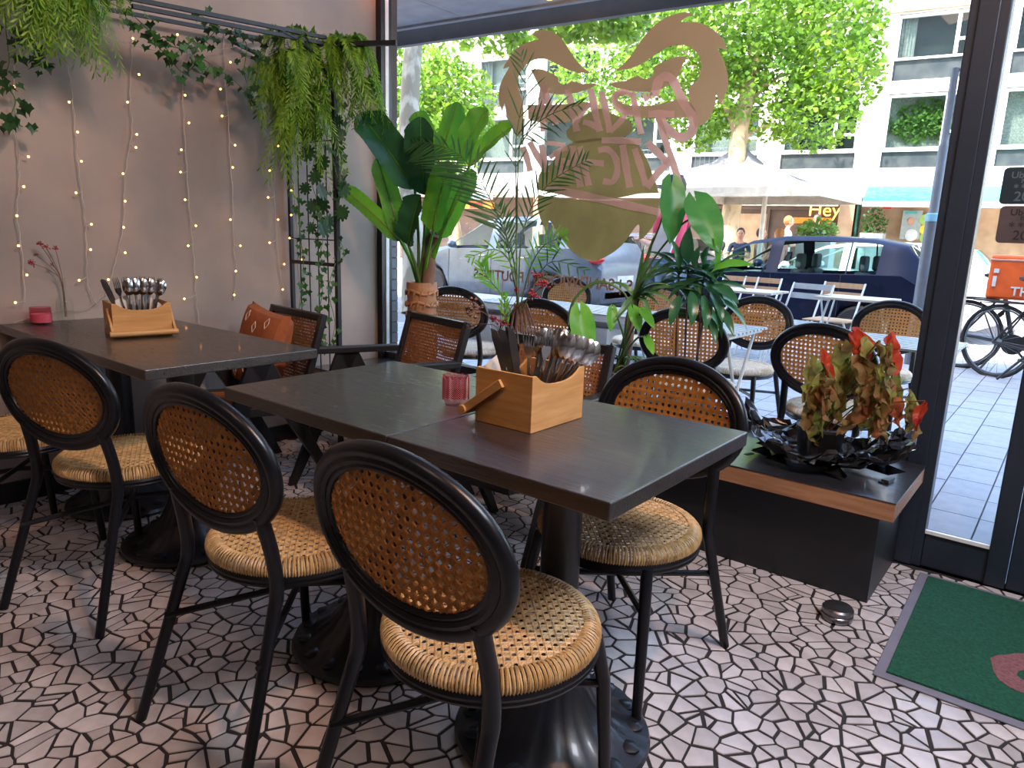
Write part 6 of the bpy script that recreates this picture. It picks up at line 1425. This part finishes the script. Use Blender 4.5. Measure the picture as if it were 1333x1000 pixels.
def person(label, loc, rz, shirt, trousers, skin, hair, sit=False, arms='down', hat=None, h=1.75, fem=False, bag=None):
    k = h / 1.75; t = thing('person', label, 'person', loc, rz); V = Vector
    hip = V((0, 0, .93)) if not sit else V((0, -.05, .52)); dz = hip.z - .93
    J = {'hip': hip, 'waist': hip + V((0, 0, .14)), 'chest': hip + V((0, .01, .34)), 'neckb': hip + V((0, .0, .52)), 'neck': hip + V((0, .01, .60)), 'head': hip + V((0, .03, .70)), 'crown': hip + V((0, .02, .78))}
    for s, n in ((-1, 'l'), (1, 'r')):
        J['sh' + n] = hip + V((s * .19, 0, .49))
        if arms == 'down': J['el' + n] = hip + V((s * .24, -.03, .20)); J['wr' + n] = hip + V((s * .24, .06, -.04))
        elif arms == 'front': J['el' + n] = hip + V((s * .24, .02, .21)); J['wr' + n] = hip + V((s * .12, .27, .25))
        elif arms == 'table': J['el' + n] = hip + V((s * .23, .12, .24)); J['wr' + n] = hip + V((s * .10, .36, .26))
        J['hj' + n] = hip + V((s * .09, 0, -.02))
        if sit: J['kn' + n] = V((s * .12, .42, .50)); J['an' + n] = V((s * .12, .42, .09)); J['to' + n] = V((s * .13, .58, .04))
        else: J['kn' + n] = V((s * .11, .02 + .05 * s, .50)); J['an' + n] = V((s * .12, -.02 + .10 * s, .09)); J['to' + n] = V((s * .14, .14 + .10 * s, .035))
    names = list(J); idx = {n: i for i, n in enumerate(names)}
    R = {'hip': .125, 'waist': .115, 'chest': .135, 'neckb': .085, 'neck': .052, 'head': .085, 'crown': .07, 'sh': .058, 'el': .040, 'wr': .027, 'hj': .09, 'kn': .058, 'an': .038, 'to': .030}
    ed = [('hip', 'waist'), ('waist', 'chest'), ('chest', 'neckb'), ('neckb', 'neck'), ('neck', 'head'), ('head', 'crown')]
    for n in 'lr': ed += [('neckb', 'sh' + n), ('sh' + n, 'el' + n), ('el' + n, 'wr' + n), ('hip', 'hj' + n), ('hj' + n, 'kn' + n), ('kn' + n, 'an' + n), ('an' + n, 'to' + n)]
    # hands: palm plus five fingers
    vs = [J[n] * k for n in names]; es = [(idx[a], idx[b_]) for a, b_ in ed]; rr = [R.get(n, R.get(n[:-1], .05)) * k for n in names]
    for n, s in (('l', -1), ('r', 1)):
        w_ = J['wr' + n]; d_ = (w_ - J['el' + n]).normalized(); sd = V((0, 0, 1)).cross(d_); sd = (sd if sd.length > .3 else V((1, 0, 0)).cross(d_)).normalized(); dn = d_.cross(sd)
        pm = w_ + d_ * .075; vs.append(pm * k); rr.append(.030 * k); pi_ = len(vs) - 1; es.append((idx['wr' + n], pi_))
        for q in range(4):
            a = pm + sd * (-.027 + .018 * q) + d_ * .015; m1 = a + d_ * (.040 - .003 * abs(q - 1)); m2_ = m1 + (d_ * .6 + dn * .5) * .035
            vs += [m1 * k, m2_ * k]; rr += [.0085 * k, .0075 * k]; es += [(pi_, len(vs) - 2), (len(vs) - 2, len(vs) - 1)]
        th_ = pm - d_ * .03 + sd * (.04 * -s); vs += [th_ * k, (th_ + d_ * .04 + sd * (.012 * -s)) * k]; rr += [.011 * k, .009 * k]; es += [(pi_, len(vs) - 2), (len(vs) - 2, len(vs) - 1)]
    skin_mesh(vs, es, rr, 'body', skin, t, 1)
    def cloth(ns_, es_, grow, m, nm, ends={}):
        v2 = []; r2 = []; ix = {}
        for n in ns_: p = ends[n] if n in ends else J[n]; ix[n] = len(v2); v2.append(p * k); r2.append((R.get(n, R.get(n[:-1], .05)) + grow) * k)
        skin_mesh(v2, [(ix[a], ix[b_]) for a, b_ in es_], r2, nm, m, t, 1)
    cloth(['hip', 'waist', 'chest', 'neckb', 'shl', 'shr', 'ell', 'elr'], [('hip', 'waist'), ('waist', 'chest'), ('chest', 'neckb'), ('neckb', 'shl'), ('neckb', 'shr'), ('shl', 'ell'), ('shr', 'elr')], .020, shirt, 'shirt', {'ell': J['shl'].lerp(J['ell'], .7), 'elr': J['shr'].lerp(J['elr'], .7)})
    cloth(['hip', 'hjl', 'hjr', 'knl', 'knr', 'anl', 'anr'], [('hip', 'hjl'), ('hip', 'hjr'), ('hjl', 'knl'), ('hjr', 'knr'), ('knl', 'anl'), ('knr', 'anr')], .020, trousers, 'trousers')
    for n in 'lr': MB().ball((J['to' + n] * .6 + J['an' + n] * .4) * k - V((0, 0, .01)), .11 * k, 10, sc=(.45, 1.25, .42)).build('shoe', 'cloth_black', t)
    hc = (J['head'] + J['crown']) / 2 * k + V((0, 0, .0))
    MB().ball(hc + V((0, .0, .01)) * k, .108 * k, 14, sc=(.80, .95, 1.12)).build('head', skin, t)
    MB().ball(hc + V((0, .105, -.01)) * k, .018 * k, 8, sc=(.7, 1, 1.3)).ball(hc + V((-.085, 0, -.01)) * k, .022 * k, 8, sc=(.4, .8, 1.2)).ball(hc + V((.085, 0, -.01)) * k, .022 * k, 8, sc=(.4, .8, 1.2)).build('nose_and_ears', skin, t)
    for s in (-1, 1): MB().ball(hc + V((s * .034, .090, .018)) * k, .011 * k, 8).build('eye', 'cloth_black', t)
    MB().ball(hc + V((0, .096, -.052)) * k, .022 * k, 8, sc=(1, .4, .3)).build('mouth', 'cloth_salmon', t)
    MB().ball(hc + V((0, -.018, .030)) * k, .118 * k, 14, sc=(.82, .90, 1.02 if not fem else 1.15)).build('hair', hair, t)
    if hat: MB().lathe([(.088 * k, 0), (.094 * k, .05 * k), (.075 * k, .10 * k), (0, .115 * k)], 20, hc + V((0, -.005, .035)) * k).box(tuple(hc + V((-.06, .06, .035)) * k), tuple(hc + V((.06, .17, .045)) * k)).build('cap', hat, t)
    return t
q = PY(868, 400, 6.4); pk = person('person in a pink shirt and dark cap walking past the terrace', (q.x, 6.4, 0), rad(80), 'cloth_pink', 'cloth_denim', 'skin', 'hair_brown', arms='front', hat='cloth_navy', h=1.74)
mb = MB().box((-.10, -.02, .0), (.10, .02, .34)); o = mb.build('folded_towel', 'cloth_white', bevel=.01); o.matrix_world = Matrix.Translation((q.x + .02, 6.12, 1.05)) @ Matrix.Rotation(.3, 4, 'Y'); tag(o, 'white folded cloth carried by the pink-shirted person', 'cloth')
def far_person(px, pyhead, d_, lab, rz, shirt, trousers, skin='skin', hair='hair_brown', sit=True, arms='table', **kw):
    q = PD(px, pyhead, d_); tall = 1.30 if sit else 1.75
    t = person(lab, (q.x, q.y, 0), rz, shirt, trousers, skin, hair, sit, arms, h=1.75, **kw)
    if sit: 
        z = max(.02, q.z - 1.26)
        t.location.z = z
        st_ = thing('cafe_stool', 'stool under the ' + lab.replace('seated ', ''), 'stool', (q.x, q.y, 0), rz)
        MB().box((-.2, -.25, .41 + z), (.2, .17, .45 + z)).build('seat', 'shop_dark', st_, smooth=False)
        for a, b_ in ((-.17, -.22), (.17, -.22), (-.17, .14), (.17, .14)): MB().tube([(a, b_, 0), (a, b_, .42 + z)], .015, 6).build('leg', 'pole_grey', st_)
    return t
far_person(1026, 287, 15.9, 'person in white shirt and black apron standing by the parasol pole across the street', rad(-60), 'cloth_white', 'cloth_black', hair='hair_ginger', sit=False, arms='front')
far_person(993, 305, 15.8, 'seated person in salmon top just right of the parasol pole', rad(-80), 'cloth_salmon', 'cloth_denim')
far_person(1013, 306, 14.4, 'seated person with bare shoulders below the standing waiter', rad(60), 'cloth_salmon', 'cloth_black', hair='hair_ginger')
far_person(1063, 286, 17.5, 'seated person in navy behind the light green shrub', rad(180), 'cloth_navy', 'cloth_black')
far_person(934, 303, 16.4, 'seated person in dark red left of the tan tree trunk', rad(150), 'cloth_black', 'cloth_denim')
far_person(964, 305, 15.8, 'seated person in navy right of the tan tree trunk', rad(200), 'cloth_navy', 'cloth_denim')
